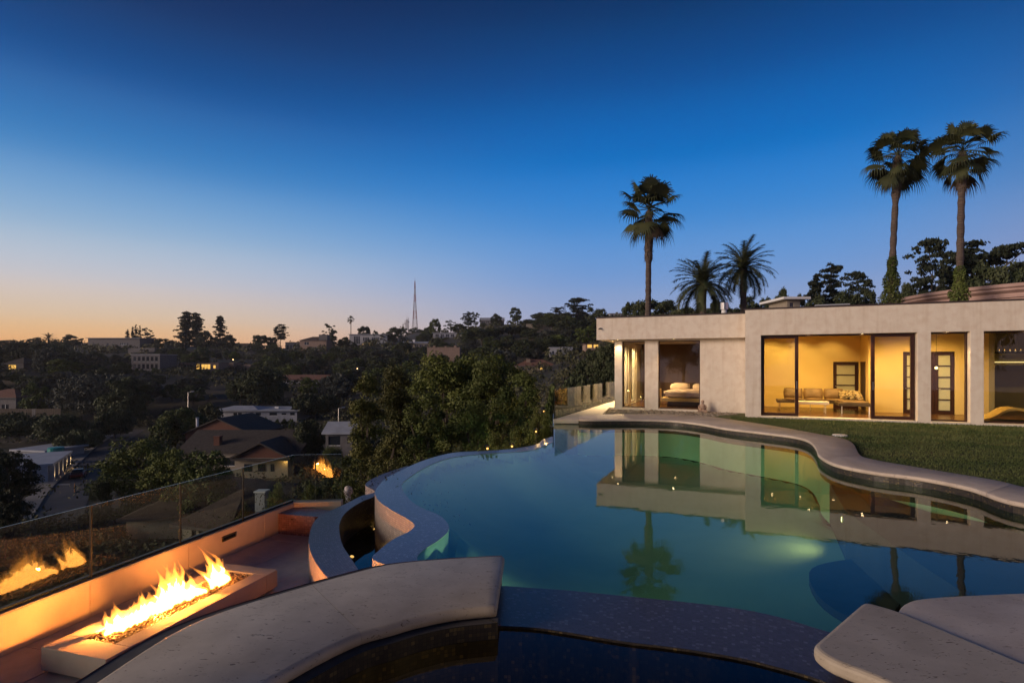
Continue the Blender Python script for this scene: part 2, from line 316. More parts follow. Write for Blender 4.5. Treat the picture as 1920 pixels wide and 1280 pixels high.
# ------------------------------------------------------------------ terrain: heights (m over pool water) by bearing column and distance
CTL = {
 -1500: [(0,-3),(12,-6),(60,-15),(150,-14),(250,2),(450,16),(800,4),(3000,-20)],
 0:   [(3,-2.5),(8,-5),(20,-8),(40,-12),(60,-15),(146,-15),(165,-10),(200,-3),(260,3),(380,12.5),(480,17.5),(700,5),(3000,-20)],
 240: [(3,-2.5),(8,-5),(20,-8),(40,-12),(60,-15),(146,-15),(170,-10),(200,-5),(260,2),(400,12.5),(480,16.5),(700,5),(3000,-20)],
 480: [(3,-2.5),(8,-5),(20,-8),(38,-12),(60,-15),(110,-15),(150,-13.2),(185,-8),(220,-5.5),(300,1),(380,9),(450,15),(600,10),(3000,-20)],
 640: [(3,-3),(8,-6),(20,-8),(40,-12),(60,-14),(110,-14.5),(150,-11),(220,-6),(350,7),(470,18),(650,14),(3000,-20)],
 720: [(3,-3),(10,-6),(20,-8),(40,-11),(60,-13),(120,-12),(220,-5),(350,9),(500,23),(700,28),(3000,-20)],
 780: [(3,-3),(10,-6),(20,-8),(50,-11),(120,-11),(220,-5),(350,9),(500,24),(800,46),(900,57),(1100,50),(2000,0),(3000,-20)],
 880: [(3,-3),(14,-5),(20,-7),(50,-10),(100,-10),(220,-3),(350,12),(480,30),(700,42),(1200,30),(3000,-20)],
 960: [(3,-3),(14,-4),(25,-8),(50,-10),(100,-8),(200,-2),(300,12),(400,29),(500,38),(900,30),(3000,-20)],
 1080:[(3,-3),(16,-4),(30,-5),(60,-6),(100,-4),(160,1),(220,5),(300,18),(420,36),(700,30),(3000,-20)],
 1160:[(3,-3),(20,-3),(45,-3),(60,-2),(100,4),(160,9),(260,20),(420,36),(700,30),(3000,-20)],
 1300:[(3,-3),(44,-3),(52,0),(80,4),(130,10),(200,19),(400,34),(700,30),(3000,-20)],
 3600:[(3,-3),(44,-3),(52,0),(80,4),(130,10),(200,19),(400,34),(700,30),(3000,-20)],
}
CK = sorted(CTL)
def ground_z(x, y):
    px = max(CK[0], min(CK[-1], CX + F*x/max(y, 1.0))); k = 0
    while k < len(CK)-2 and CK[k+1] < px: k += 1
    f = (px-CK[k])/(CK[k+1]-CK[k]); f = f*f*(3-2*f)
    g = [np.interp(y, [p[0] for p in CTL[c]], [p[1] for p in CTL[c]]) for c in (CK[k], CK[k+1])]
    z = g[0]*(1-f)+g[1]*f
    a = min(1, max(0, (y-160)/120))
    if a > 0: z += a*(mnoise.noise(Vector((x/45, y/45, 0)))*3.0 + mnoise.noise(Vector((x/14, y/14, 3)))*.9)
    return float(z)
tv = []; tf = []
rows = [2.0+1.2*i for i in range(12)]+[17*1.062**i for i in range(88)]
cols = [math.tan(R(a)) for a in np.linspace(-76, 76, 190)]
for y in rows:
    for c in cols: tv.append((c*y, y, ground_z(c*y, y)))
nc = len(cols)
for i in range(len(rows)-1):
    for j in range(nc-1): tf.append((i*nc+j, i*nc+j+1, (i+1)*nc+j+1, (i+1)*nc+j))
# the sheet runs on behind the camera and out to the horizon
yl = rows[-1]; k = len(tv)
tv += [(-90, -90, -3), (90, -90, -3), (cols[-1]*2, 2, -3), (cols[0]*2, 2, -3)]; tf.append((k, k+1, k+2, k+3))
zl = -22
k = len(tv); tv += [(cols[0]*yl, yl, zl), (cols[-1]*yl, yl, zl), (cols[-1]*40000, 40000, zl-10), (cols[0]*40000, 40000, zl-10)]; tf.append((k, k+1, k+2, k+3))
tb = MB(); tb.v = tv; tb.f = tf; tb.uv = [None]*len(tf); tb.m = [0]*len(tf)
tag(tb.build('terrain', M['soil'], smooth=True), kind='structure')

def inside(p, poly):
    c = False; n = len(poly)
    for i in range(n):
        a, d = poly[i], poly[i-1]
        if (a[1] > p[1]) != (d[1] > p[1]) and p[0] < (d[0]-a[0])*(p[1]-a[1])/(d[1]-a[1])+a[0]: c = not c
    return c
# ------------------------------------------------------------------ ribbons with metre UVs
def ribbon(mb, A, zA, B, zB, m=0, close=False):
    s = 0
    for i in range(len(A)-1):
        L = ((A[i+1]-A[i]).length+(B[i+1]-B[i]).length)/2 or 1e-3
        w = math.hypot((A[i]-B[i]).length, zA-zB); w2 = math.hypot((A[i+1]-B[i+1]).length, zA-zB)
        mb.face([(*A[i], zA), (*A[i+1], zA), (*B[i+1], zB), (*B[i], zB)], [(s, 0), (s+L, 0), (s+L, w2), (s, w)], m); s += L
def offs(pts, d):
    out = []
    for i, p in enumerate(pts):
        t = (pts[min(i+1, len(pts)-1)]-pts[max(i-1, 0)]).normalized(); out.append(p+Vector((-t.y, t.x))*d)
    return out
V2 = lambda *a: Vector(a)

# pool outline
W = [((1037,818),(1037,829)),((1018,824),(1010,840)),((1006,833),(985,846)),((963,841),(940,849)),((915,845),(900,851.5)),((858,848),(850,857.5)),((821,855),(815,868)),
     ((782,868),(788,882)),((746,885),(765,897)),((722,898),(754,908)),((705,918),(755,918)),((703.6,928),(760,927)),((712,941),(775,943)),((735,957),(797,955)),
     ((764,973),(825,967)),((777,985),(840.5,984)),((766,997),(839,998)),((739,1010.5),(821.5,1014)),((712,1031),(796,1030)),((700,1050),(782,1046.5))]
weir_out = crom([P(*a, 0).xy for a, b in W]+[V2(-.95, 4.85), V2(-1.05, 4.45), V2(-.7, 4.1)], 6)
weir_in = crom([P(*b, 0).xy for a, b in W]+[V2(-.78, 4.95), V2(-.55, 4.72), V2(-.3, 4.6)], 6)
dam_pool = crom([V2(-.3, 4.6)]+pxl([(948,1100),(1059,1108),(1165.7,1118.5),(1272,1129),(1378,1142),(1458,1158),(1548,1185)], 0)+[V2(2.4, 3.6)], 5)
dam_spa = crom([V2(-.5, 3.86)]+pxl([(980,1178),(1059,1187.5),(1165.7,1205),(1272,1218),(1378,1235),(1458,1254),(1538,1278)], 0)+[V2(1.95, 2.95)], 5)
CP = [((1085,785.5),(1085,779)),((1110,786.2),(1110,776.5)),((1177,785.8),(1177,775.6)),((1225,786.5),(1235,776)),((1269,788.5),(1287,777.7)),((1315,794),(1329,780)),((1361,802),(1385,788)),
      ((1430,810),(1452,798)),((1489,817.5),(1530,812)),((1517,826),(1578,820.5)),((1530,839.6),(1600,831)),((1536,853),(1613,852)),((1567,869),(1640,861)),((1636,883),(1690,870)),
      ((1727,894.6),(1790,886.5)),((1819,913),(1870,900)),((1920,942.7),(1965,921))]
cz = .16
cin = crom([P(*a, cz).xy for a, b in CP]+[V2(7.2,6.0),V2(7.6,5.2),V2(7,4.5),V2(5.5,4.2),V2(3.787,4.05),V2(3.05,3.97),V2(2.79,3.875),V2(2.6,3.7)], 6)
cout = crom([P(*b, cz).xy for a, b in CP]+[V2(7.75,6.3),V2(8.3,5.2),V2(7.4,3.8),V2(5.6,3.4),V2(3.9,3.1),V2(3.2,3.0),V2(2.8,2.9),V2(2.4,2.8)], 6)
deck_a = P(1037.5, 787, 0).xy
pool_poly = weir_in + dam_pool[1:] + offs(cin, .05)[::-1] + [deck_a]
wall_poly = pool_poly + [pool_poly[0]]

# pool shell, shelf and step (one basin)
pool = thing('swimming_pool', 'freeform infinity pool with lit turquoise water in front of the house', 'swimming pool', (2, 8, 0))
wi_ = np.array([(p.x, p.y) for p in weir_in]); gx = np.arange(-2.2, 8.2, .16); gy = np.arange(3.4, 17.6, .16); vs = []; 
for y in gy:
    for x in gx:
        dd_ = float(np.sqrt(((wi_-(x, y))**2).sum(1)).min()); z = -1.3
        if inside((x, y), pool_poly): k = min(1, max(0, dd_/2.0)); z = -.03-.92*(1-(1-k)**2.2)
        vs.append((x, y, z))
nx = len(gx); b = MB(); b.add(vs, [(i*nx+j, i*nx+j+1, (i+1)*nx+j+1, (i+1)*nx+j) for i in range(len(gy)-1) for j in range(nx-1) if max(vs[i*nx+j][2], vs[i*nx+j+1][2], vs[(i+1)*nx+j][2], vs[(i+1)*nx+j+1][2]) > -1.2])
b.build('basin_floor', M['pool_floor'], pool, world=True, smooth=True)
wp = offs(cin, .05)[::-1]+[deck_a, weir_in[0]]; b = MB(); ribbon(b, wp, -.2, wp, -.95); b.build('basin_wall', M['pool_floor'], pool, world=True)
sh = [P(1552,905,-.3).xy, P(1585,965,-.3).xy, P(1663,1021,-.3).xy, P(1727,1069,-.3).xy, P(1800,1118,-.3).xy]
shelf = sh+[V2(3.4,3.9),V2(7.2,4.4),V2(7.7,5.3),V2(6.9,6.3),V2(5.9,7.7)]
M['shelf'] = noisy('unlit_shelf_plaster', (.055,.045,.075), (.085,.07,.11), 1.5, .7)  # plaster darkened: shade of the unlit shelf put into its colour
b = MB(); b.prism(shelf, -.94, -.24); b.build('shelf', M['shelf'], pool, world=True)
st = crom([P(1517,1035,-.6).xy, P(1560,1017,-.6).xy, P(1640,1015,-.6).xy, P(1700,1060,-.6).xy, P(1640,1120,-.6).xy, P(1545,1085,-.6).xy], 4, True)
b = MB(); b.prism(st, -.97, -.86); b.build('step', M['shelf'], pool, world=True)
b = MB(); b.face([(*p, 0.0) for p in pool_poly]); tag(b.build('pool_water', M['water']), kind='structure')
b = MB(); ribbon(b, weir_out, .006, weir_in, .006); b.build('weir_top', M['mos_weir'], pool, world=True)
b = MB(); ribbon(b, weir_out, .006, weir_out, -1.9); b.build('weir_wall', M['mos_wall'], pool, world=True)
b = MB(); ribbon(b, weir_in, .006, weir_in, -.5); b.build('weir_inner_wall', M['pool_floor'], pool, world=True)
b = MB(); ribbon(b, dam_spa, .014, dam_pool, .010); ribbon(b, dam_pool, .010, dam_pool, -1.2); b.build('spillway', M['mos_blue'], pool, world=True)
b = MB(); ribbon(b, dam_spa, -.9, dam_spa, .014); b.build('spillway_face', M['mos_dark'], pool, world=True)
# tile band under the coping
ci = offs(cin, .045)
b = MB(); ribbon(b, ci, -.25, ci, .105); b.build('waterline_tile', M['mos_dark'], pool, world=True)
# coping stones, each a piece
def stones(parent, name, A, B, z0, z1, mt, length, gap=.004, bev=.018, bounds=None, round_start=False):
    L = [0]
    for i in range(len(A)-1): L.append(L[-1]+(A[i+1]-A[i]).length*.5+(B[i+1]-B[i]).length*.5)
    def at(s):
        k = 0
        while k < len(L)-2 and L[k+1] < s: k += 1
        t = (s-L[k])/max(1e-6, L[k+1]-L[k]); return A[k].lerp(A[k+1], t), B[k].lerp(B[k+1], t)
    cuts = bounds(L) if bounds else [L[-1]*i/max(1, round(L[-1]/length)) for i in range(max(1, round(L[-1]/length))+1)]
    r = bev; prof = [(0, z0+r*.3), (0, z1-r), (r*.29, z1-r*.29), (r, z1), (-r, z1), (-r*.29, z1-r*.29), (0, z1-r), (0, z0+r), (-r*.29, z0+r*.29), (-r, z0)]
    for q_, (s0, s1) in enumerate(zip(cuts, cuts[1:])):
        n = max(4, int((s1-s0)/.09)); ss = [s0+gap/2+(s1-s0-gap)*i/(n-1) for i in range(n)]; st_ = [(x, 0) for x in ss]
        if q_ == 0 and round_start: st_ = [(s0+r*(1-math.cos(R(a_))), r*(1-math.sin(R(a_)))) for a_ in (0, 25, 50, 75)]+[(x, 0) for x in ss if x > s0+r*1.2]
        vs = []; m_ = len(prof)
        for x, dz in st_:
            a, c = at(x); dr = (c-a).normalized()
            for k, (u, z) in enumerate(prof):
                base_ = a if k < 4 else c; p = base_+dr*(u+(dz*.5 if k < 4 else -dz*.5)); zz = min(z, z1-dz) if z > (z0+z1)/2 else max(z, z0+dz*.6); vs.append((p.x, p.y, zz))
        fs = [(i*m_+j, (i+1)*m_+j, (i+1)*m_+(j+1)%m_, i*m_+(j+1)%m_) for i in range(len(st_)-1) for j in range(m_)]+[tuple(range(m_)), tuple(range((len(st_)-1)*m_, len(st_)*m_))[::-1]]
        b = MB(); b.add(vs, fs); o = b.build(name, mt, parent, world=True, smooth=True)
        bm = bmesh.new(); bm.from_mesh(o.data); bmesh.ops.recalc_face_normals(bm, faces=bm.faces); bm.to_mesh(o.data); bm.free(); o.data.set_sharp_from_angle(angle=R(50))
cop = thing('pool_coping', 'curving pale stone coping along the lawn side of the pool', 'coping', (6, 10, .1))
stones(cop, 'coping_stone', cout, cin, cz-.065, cz, M['coping'], 1.3, bev=.022)
b = MB(); A2 = offs(cin, .05); B2 = offs(cout, -.03); ribbon(b, B2, .10, A2, .10); ribbon(b, B2, -.6, B2, .1); b.build('mortar_bed', M['grout'], cop, world=True)

# spa
SL = [((946,1039.5),(931,1136)),((839,1044.7),(850,1144)),((731.6,1055),(780,1158)),((660,1071.6),(735,1171)),((582,1093),(677.7,1186.6)),((431,1138),(606,1219)),((323.5,1183),(534,1258.5)),((172,1280),(495,1284))]
sz = .19
so = crom([P(*a, sz).xy for a, b in SL]+[V2(-2.25,2.2),V2(-2.1,1.4),V2(-1.6,.6)], 6)
si = crom([P(*b, sz).xy for a, b in SL]+[V2(-1.4,2.2),V2(-1.3,1.5),V2(-.9,.95)], 6)
spa = thing('spa', 'round dark mosaic spa with travertine rim at the near edge of the pool', 'hot tub', (.1, 2.2, 0))
stones(spa, 'rim_stone', so, si, sz-.085, sz, M['travertine'], 1.5, .0025, .034, round_start=True, bounds=lambda L: [0, L[24], L[48], L[-1]])
rs = [V2(1.76,3.216),V2(2.466,3.83),V2(2.603,3.675),V2(2.86,3.0),V2(2.95,2.2),V2(2.5,1.2),V2(1.9,1.3),V2(2.04,2.2),V2(1.956,2.865),V2(1.78,3.07)]
def roundpoly(pts, r, k=5):
    out = []; n = len(pts)
    for i in range(n):
        p = pts[i]; a = (pts[i-1]-p); c = (pts[(i+1) % n]-p); q = min(r, a.length*.45, c.length*.45)
        a = p+a.normalized()*q; c = p+c.normalized()*q
        for j in range(k+1):
            t = j/k; out.append(a*(1-t)**2+p*2*t*(1-t)+c*t*t)
    return out
b = MB(); b.prism(roundpoly(rs, .07), sz-.085, sz+.004); b.build('rim_stone', M['travertine'], spa, world=True, bevel=.03, seg=3)
spo = [V2(-.42, 3.92)]+dam_spa[5:]+[V2(2.1,2.3),V2(2.0,1.3),V2(1.2,.55),V2(.1,.4),V2(-.8,.75)]+offs(si, .06)[::-1]
spi = [V2(.15,2.1)+(p-V2(.15,2.1))*.66 for p in spo]
b = MB(); c = spo+[spo[0]]; kd = len(dam_spa)-4; ribbon(b, c, -.42, c, -.002); c9 = c[kd-1:]; ribbon(b, c9, -.002, c9, .106); b.build('spa_wall', M['mos_dark'], spa, world=True)
ci2 = spi+[spi[0]]
b = MB(); ribbon(b, c, -.42, ci2, -.42); b.build('spa_bench', M['mos_dark'], spa, world=True)
b = MB(); ribbon(b, ci2, -.9, ci2, -.42); b.face([(*p, -.9) for p in spi], [(p.x, p.y) for p in spi]); b.build('spa_floor', M['mos_dark'], spa, world=True)
M['jet'] = mat('jet_ring', (.30,.28,.20), .4)[0]
for q in [(1032,1229), (1325,1267), (832,1226)]:
    p = P(q[0], q[1], -.38); b = MB(); b.lathe([(0,.012),(.010,.016),(.016,.006),(.024,.014),(.036,.016),(.042,.0)], (p.x, p.y, -.42), 20); b.build('jet', M['jet'], spa, world=True, smooth=True)
b = MB(); b.face([(*p, -.004) for p in spo]); tag(b.build('spa_water', M['spa_water']), kind='structure')
b = MB(); c = offs(so, -.22); ribbon(b, c, -.62, c, .106); b.build('rim_support', M['mos_firelit'], spa, world=True)
c2 = offs(si, .05); b = MB(); ribbon(b, c, .1, c2, .1); b.build('rim_bed', M['grout'], spa, world=True)

# catch basin curb
BN = [((703,929),(703,921)),((681,938.6),(676,930)),((660,951),(650,943)),((645,964),(628,953)),((637,980),(600,966)),((636,992),(586,983)),((638,1007),(579.5,1005)),((643,1023),(579.5,1023)),
      ((652,1037),(587,1045)),((662,1052),(597,1062)),((674,1070),(612,1080)),((690,1090),(640,1100))]
bi = crom([V2(-1.85,11.0),V2(-2.12,10.2),V2(-2.24,9.4)]+[P(*a, -.24).xy for a, b in BN]+[V2(-1.35,4.9),V2(-1.2,4.6)], 6)
bo = crom([V2(-2.15,11.2),V2(-2.48,10.3),V2(-2.55,9.5)]+[P(*b, -.24).xy for a, b in BN]+[V2(-1.55,4.85),V2(-1.4,4.5)], 6)
gut = thing('catch_basin', 'curving purple mosaic trough below the overflow edge of the pool', 'overflow channel', (-2.2, 7, -.6))
b = MB(); ribbon(b, bo, -.24, bi, -.24); b.build('curb_top', M['mos_curb'], gut, world=True)
b = MB(); ribbon(b, bo, -1.6, bo, -.24); b.build('curb_face', M['mos_wall'], gut, world=True)
b = MB(); ribbon(b, bi, -.24, bi, -1.2); b.build('trough_wall', M['mos_dark'], gut, world=True)
gp = bi+[p for p in weir_out if p.y < 10.7][::-1]
b = MB(); b.face([(*p, -1.15) for p in gp], [(p.x, p.y) for p in gp]); b.build('trough_floor', M['mos_dark'], gut, world=True)
b = MB(); b.face([(*p, -.66) for p in gp]); tag(b.build('basin_water', M['spa_water']), kind='structure')

# ------------------------------------------------------------------ fire terrace
w0 = V2(-4.28, 4.57); w1 = V2(-3.296, 8.24); e1 = (w1-w0).normalized(); e2 = V2(e1.y, -e1.x)
TZ = -.6
ter = thing('fire_terrace', 'sunken terrace floor of large pale tiles around the fire pit', 'terrace floor', (w1.x, w1.y, TZ))
ter['kind'] = 'structure'
bm_mid = [(a+c)/2 for a, c in zip(bo, bi)][18:]
base = [w1-e1*9, w1+e1*.6, V2(-2.5, 8.3)]+[p for p in bm_mid if p.y < 8.0]+[V2(-1.5,4.2),V2(-1.9,3.5),V2(-2.0,2.2),V2(-1.7,.2)]
b = MB(); b.prism(base, TZ-.25, TZ-.012); b.build('bedding', M['grout'], ter, world=True)
TS = .60; tmeshes = {}
for i in range(-13, 1):
    for j in range(0, 6):
        todo = [(w1+e1*((i-1)*TS-.02)+e2*(j*TS+.003), TS)]
        while todo:
            o, q_ = todo.pop(); cs = [o, o+e1*q_, o+e1*q_+e2*q_, o+e2*q_]
            if (o+e1*.3).y > 8.2 or not any(inside(q, base) for q in cs): continue
            if any(inside(q, gp) or (q-V2(.1,2.28)).length < 1.7 for q in cs):      # cut tiles along the curved curb
                if q_ > .1: todo += [(o+e1*a_+e2*c_, q_/2) for a_ in (0, q_/2) for c_ in (0, q_/2)]
                continue
            if q_ not in tmeshes:
                b = MB(); g = .003 if q_ == TS else 0; b.box(g, q_-g, g, q_-g, -.02, 0); t = b.build('floor_tile', M['floor_tile'], ter); tmeshes[q_] = t.data
            else: t = place(bpy.data.objects.new('floor_tile', tmeshes[q_]), ter)
            t.location = (o.x-w1.x, o.y-w1.y, rnd(-.0015, .0015)); t.rotation_euler = (0, 0, math.atan2(e2.y, e2.x))
# frame with x = e2 (towards the pool), y = e1 (away from the camera)
ang = math.atan2(e2.y, e2.x)
par = thing('parapet_wall', 'low plastered wall along the fire terrace, glowing orange beside the flames', 'wall', (w1.x, w1.y, TZ), ang)
SW = [0, -.62, -1.9, -3.05, -4.3, -5.6, -9.0]        # joints seen in the plaster facing
for a, c in zip(SW, SW[1:]):
    b = MB(); b.box(-.15, 0, c+.002, a-.002 if a else .15, -.5, .34); b.build('facing_slab', M['pink_plaster'], par, bevel=.003, seg=1)
b = MB(); b.box(-.155, .004, -9, .16, .34, .36); b.build('cap', M['parapet_cap'], par, bevel=.004, seg=1)
rd = V2(.9927, .1205); rn = V2(-rd.y, rd.x)
def rbox(mb, x0, x1, y0, y1, z0, z1):
    q = [w1+rd*x+rn*y for x, y in ((x0,y0),(x1,y0),(x1,y1),(x0,y1))]; mb.prism(q, z0, z1); return mb
b = MB(); rbox(b, .004, .70, .0, .15, TZ-.5, TZ+.34); b.build('return_wall', M['pink_plaster'], par, world=True, bevel=.003, seg=1)
b = MB(); rbox(b, .006, .702, -.004, .155, TZ+.341, TZ+.36); b.build('return_cap', M['pink_plaster'], par, world=True, bevel=.004, seg=1)
b = MB(); b.box(0.001, .010, -1.40, -1.16, .205, .275); b.build('vent_frame', M['brass'], par, bevel=.002, seg=1)
b = MB(); b.box(.010, .013, -1.375, -1.185, .225, .255); b.build('vent_opening', M['dark_metal'], par)
# mosaic bench in the corner
bench = thing('corner_bench', 'small mosaic bench reddened by firelight in the far corner of the fire terrace', 'bench', (w1.x, w1.y, TZ), ang)
b = MB()
b.face([(.02,-.36,0),(.62,-.36,0),(.62,-.36,.29),(.02,-.36,.29)], [(0,0),(.6,0),(.6,.29),(0,.29)])
b.face([(.62,-.36,0),(.75,.0,0),(.75,.0,.29),(.62,-.36,.29)], [(0,0),(.38,0),(.38,.29),(0,.29)])
b.build('front', M['mos_firelit'], bench)
b = MB(); b.face([(.001,-.362,.291),(.625,-.362,.291),(.80,-.3,.291),(.80,-.005,.291),(.001,-.005,.291)], [(0,0),(.6,0),(.8,.1),(.8,.36),(0,.36)]); b.build('seat', M['mos_curb'], bench)
# glass railing
rail = thing('glass_railing', 'frameless glass railing on the fire terrace wall, mirroring the flames', 'railing', (w1.x, w1.y, TZ+.36), ang)
def gap_at(px):   # distance along the wall where the photo column crosses it
    a = (px-CX)/F; q = w1-e2*.07; s = (a*q.y-q.x)/(e1.x-a*e1.y); return s
cuts = [.07]+[gap_at(x) for x in (452, 334, 166)]; cuts += [cuts[-1]-1.15, cuts[-1]-2.3, cuts[-1]-3.4]
def pane(parent, ax, a0, a1, c, z0, z1, th=.006, name='glass_panel'):
    b = MB()
    if ax == 'y': b.box(c-th, c+th, a0, a1, z0, z1)
    else: b.box(a0, a1, c-th, c+th, z0, z1)
    o = b.build(name, [M['glass'], M['glass_edge']], parent); pl = o.data.polygons
    for q in pl:
        if q.normal.z > .5: q.material_index = 1
    return o
for a, c in zip(cuts, cuts[1:]): pane(rail, 'y', c+.004, a-.004, -.04, -.01, .71)
for a, c in ((-.04, .30), (.312, .69)):
    b = MB(); rbox(b, a, c, .064, .076, TZ+.35, TZ+1.07); o = b.build('glass_panel', [M['glass'], M['glass_edge']], rail, world=True)
    for q in o.data.polygons:
        if q.normal.z > .5 or q.area < .02: q.material_index = 1
for c in cuts[1:]:
    b = MB(); b.box(-.050, -.030, c-.006, c+.006, 0, .706); b.build('joint_strip', M['dark_metal'], rail)
b = MB(); b.box(-.056, -.0475, -9, .06, 0, .022); b.build('base_channel', M['dark_metal'], rail)

# fire pit
A = P(77, 1212, -.396)
pit = thing('fire_pit', 'long low rectangular stone fire pit with brown pebbles, burning', 'fire pit', (A.x, A.y, TZ), math.atan2(-.276, .961))
PW, PL, PH = .68, 1.892, .204
ox0, ox1, oy0, oy1 = .17, .515, .20, 1.73
def slab(name, x0, x1, y0, y1, z0, z1, mt): b = MB(); b.box(x0, x1, y0, y1, z0, z1); return b.build(name, mt, pit, bevel=.004, seg=2)
slab('top_slab', 0, PW, 0, oy0-.0015, .02, PH, M['pink_plaster']); slab('top_slab', 0, PW, oy1+.0015, PL, .02, PH, M['pink_plaster'])
slab('top_slab', 0, ox0, oy0+.0015, oy1-.0015, .02, PH, M['pink_plaster']); slab('top_slab', ox1, PW, oy0+.0015, oy1-.0015, .02, PH, M['pink_plaster'])
b = MB(); b.box(.03, PW-.03, .03, PL-.03, 0, .02); b.build('plinth', M['grout'], pit)
b = MB(); b.box(ox0-.002, ox1+.002, oy0-.002, oy1+.002, .12, .165); b.build('tray', M['dark_metal'], pit)
bm = bmesh.new(); bmesh.ops.create_icosphere(bm, subdivisions=1, radius=1); iv = [v.co.copy() for v in bm.verts]; ifs = [tuple(v.index for v in f.verts) for f in bm.faces]; bm.free()
def pebbles(n, fn, r0, r1, flat=.6):
    b = MB()
    for _ in range(n):
        x, y, z = fn(); q = Matrix.Rotation(rnd(0, 6.28), 3, 'Z') @ Matrix.Rotation(rnd(-.4, .4), 3, 'X'); r = rnd(r0, r1); s = Vector((r*rnd(.9, 1.6), r*rnd(.7, 1.1), r*flat))
        b.add([q @ Vector((v.x*s.x, v.y*s.y, v.z*s.z))+Vector((x, y, z)) for v in iv], ifs)
    return b
random.seed(4)
pb = pebbles(2300, lambda: (rnd(ox0+.008, ox1-.008), rnd(oy0+.008, oy1-.008), .178+rnd(-.008, .012)), .009, .015)
o = pb.build('pebbles', M['pebble'], pit, smooth=True); o['kind'] = 'stuff'

# flames: glowing gas (emitting volume) round hot white roots
fl = thing('fire', 'row of yellow white flames burning along the pebble bed of the fire pit', 'flames', (A.x, A.y, TZ+.19), math.atan2(-.276, .961))
m = bpy.data.materials.new('flame_gas'); m.use_nodes = True; t = m.node_tree; t.nodes.clear()
em = N(t, 'ShaderNodeEmission'); em.inputs[0].default_value = (1, .33, .040, 1); em.inputs[1].default_value = 44
oo = N(t, 'ShaderNodeOutputMaterial'); t.links.new(em.outputs[0], oo.inputs['Volume']); M['gas'] = m
m = bpy.data.materials.new('flame_core'); m.use_nodes = True; t = m.node_tree; t.nodes.clear()
em = N(t, 'ShaderNodeEmission'); em.inputs[0].default_value = (1, .36, .06, 1); em.inputs[1].default_value = 19
oo = N(t, 'ShaderNodeOutputMaterial'); t.links.new(em.outputs[0], oo.inputs['Surface']); M['core'] = m
def tongue(mb, x, y, h, r, lx, ly, seed, n=9, rings=12):
    pts = []; rad = []
    for i in range(rings+1):
        t = i/rings; w = .05*t**1.2
        nx = mnoise.noise(Vector((seed*7.1, t*2.6, 0)))*w*1.6; ny = mnoise.noise(Vector((seed*3.3, t*2.6, 9)))*w*1.6
        pts.append((x+lx*t*t+nx, y+ly*t*t+ny, t*h-.01))
        rad.append(max(.0012, r*(1-t)**.75*(.55+.9*math.sin(math.pi*min(1, t*1.15+.12))**1.2)*(1+.35*mnoise.noise(Vector((seed, t*6, 5))))))
    mb.tube(pts, rad, n)
random.seed(11)
fspec = []
def prof(y):    # flame height along the bed, as photographed
    ks = [(.30,.10),(.36,.20),(.42,.24),(.50,.14),(.58,.20),(.66,.26),(.74,.22),(.84,.36),(.92,.40),(1.0,.40),(1.08,.33),(1.14,.14),(1.2,.10),(1.28,.20),(1.36,.36),(1.44,.40),(1.5,.22),(1.54,.08)]
    return np.interp(y, [k[0] for k in ks], [k[1] for k in ks])
for i in range(78):
    y = rnd(.31, 1.53); lean = -.05 if y < 1.2 else -.16
    h = prof(y)*rnd(.6, 1.3); fspec.append((.275+.06*(y-.3)+rnd(-.040, .040), y, h, rnd(.028, .052)*(1 if h > .15 else .8), lean*rnd(.2, 1)*.5+rnd(-.03, .03), lean*rnd(.2, 1)+rnd(-.03, .03), i*1.37))
fspec.append((.36, 1.40, .52, .040, -.10, -.24, 91.3)); fspec.append((.36, 1.33, .34, .030, -.12, -.25, 55.3)); fspec.append((.37, 1.45, .46, .035, -.08, -.18, 17.9))
gas = MB(); core = MB()
for s in fspec:
    tongue(gas, *s); 
for i, s in enumerate(fspec): tongue(core, s[0], s[1], s[2]*.60, s[3]*.66, s[4]*.36, s[5]*.36, s[6])
go = gas.build('flame', M['gas'], fl)
rm = go.modifiers.new('merge', 'REMESH'); rm.mode = 'VOXEL'; rm.voxel_size = .0065
co = core.build('flame_core', M['core'], fl, smooth=True)
rm = co.modifiers.new('merge', 'REMESH'); rm.mode = 'VOXEL'; rm.voxel_size = .009

# ------------------------------------------------------------------ underwater and trough lamps, added spa fill
def lamp(name, kind, loc, e, color, parent=None, aim=None, size=.05, spot=120, blend=.8):
    l = bpy.data.lights.new(name, kind); l.energy = e; l.color = color
    if kind in ('POINT', 'SPOT'): l.shadow_soft_size = size
    if kind == 'SPOT': l.spot_size = R(spot); l.spot_blend = blend
    if kind == 'AREA': l.size = size
    o = bpy.data.objects.new(name, l); COL.objects.link(o); o.location = loc
    if aim is not None: o.rotation_euler = (Vector(aim)-Vector(loc)).to_track_quat('-Z', 'Y').to_euler()
    if parent is not None:
        mi = (Matrix.Translation(parent.location) @ parent.rotation_euler.to_matrix().to_4x4()).inverted()
        ml = mi @ (Matrix.Translation(o.location) @ o.rotation_euler.to_matrix().to_4x4()); o.parent = parent; o.location = ml.to_translation(); o.rotation_euler = ml.to_euler()
    return o
def wetlamp(p, d, e, color, r=.055, spot=150, strength=7):
    p = Vector(p); d = Vector(d).normalized(); q = d.to_track_quat('Z', 'Y').to_matrix()
    lm = thing('pool_light', '', 'light', p)
    b = MB(); b.lathe([(0,0),(r,0),(r*1.3,.0),(r*1.3,-.03),(0,-.03)], n=20); b.v = [tuple(q @ Vector(v)+d*.0) for v in b.v]; b.build('bezel', M['metal'], lm)
    b = MB(); b.lathe([(0,.012),(r*.7,.010),(r*.95,.002)], n=20); b.v = [tuple(q @ Vector(v)) for v in b.v]; b.build('lens', emit('lens', color, strength), lm)
    lamp('pool_lamp', 'SPOT', p+d*.04, e, color, lm, p+d, .05, spot, .6)
    return lm
GRN = (.74, 1.0, .66)
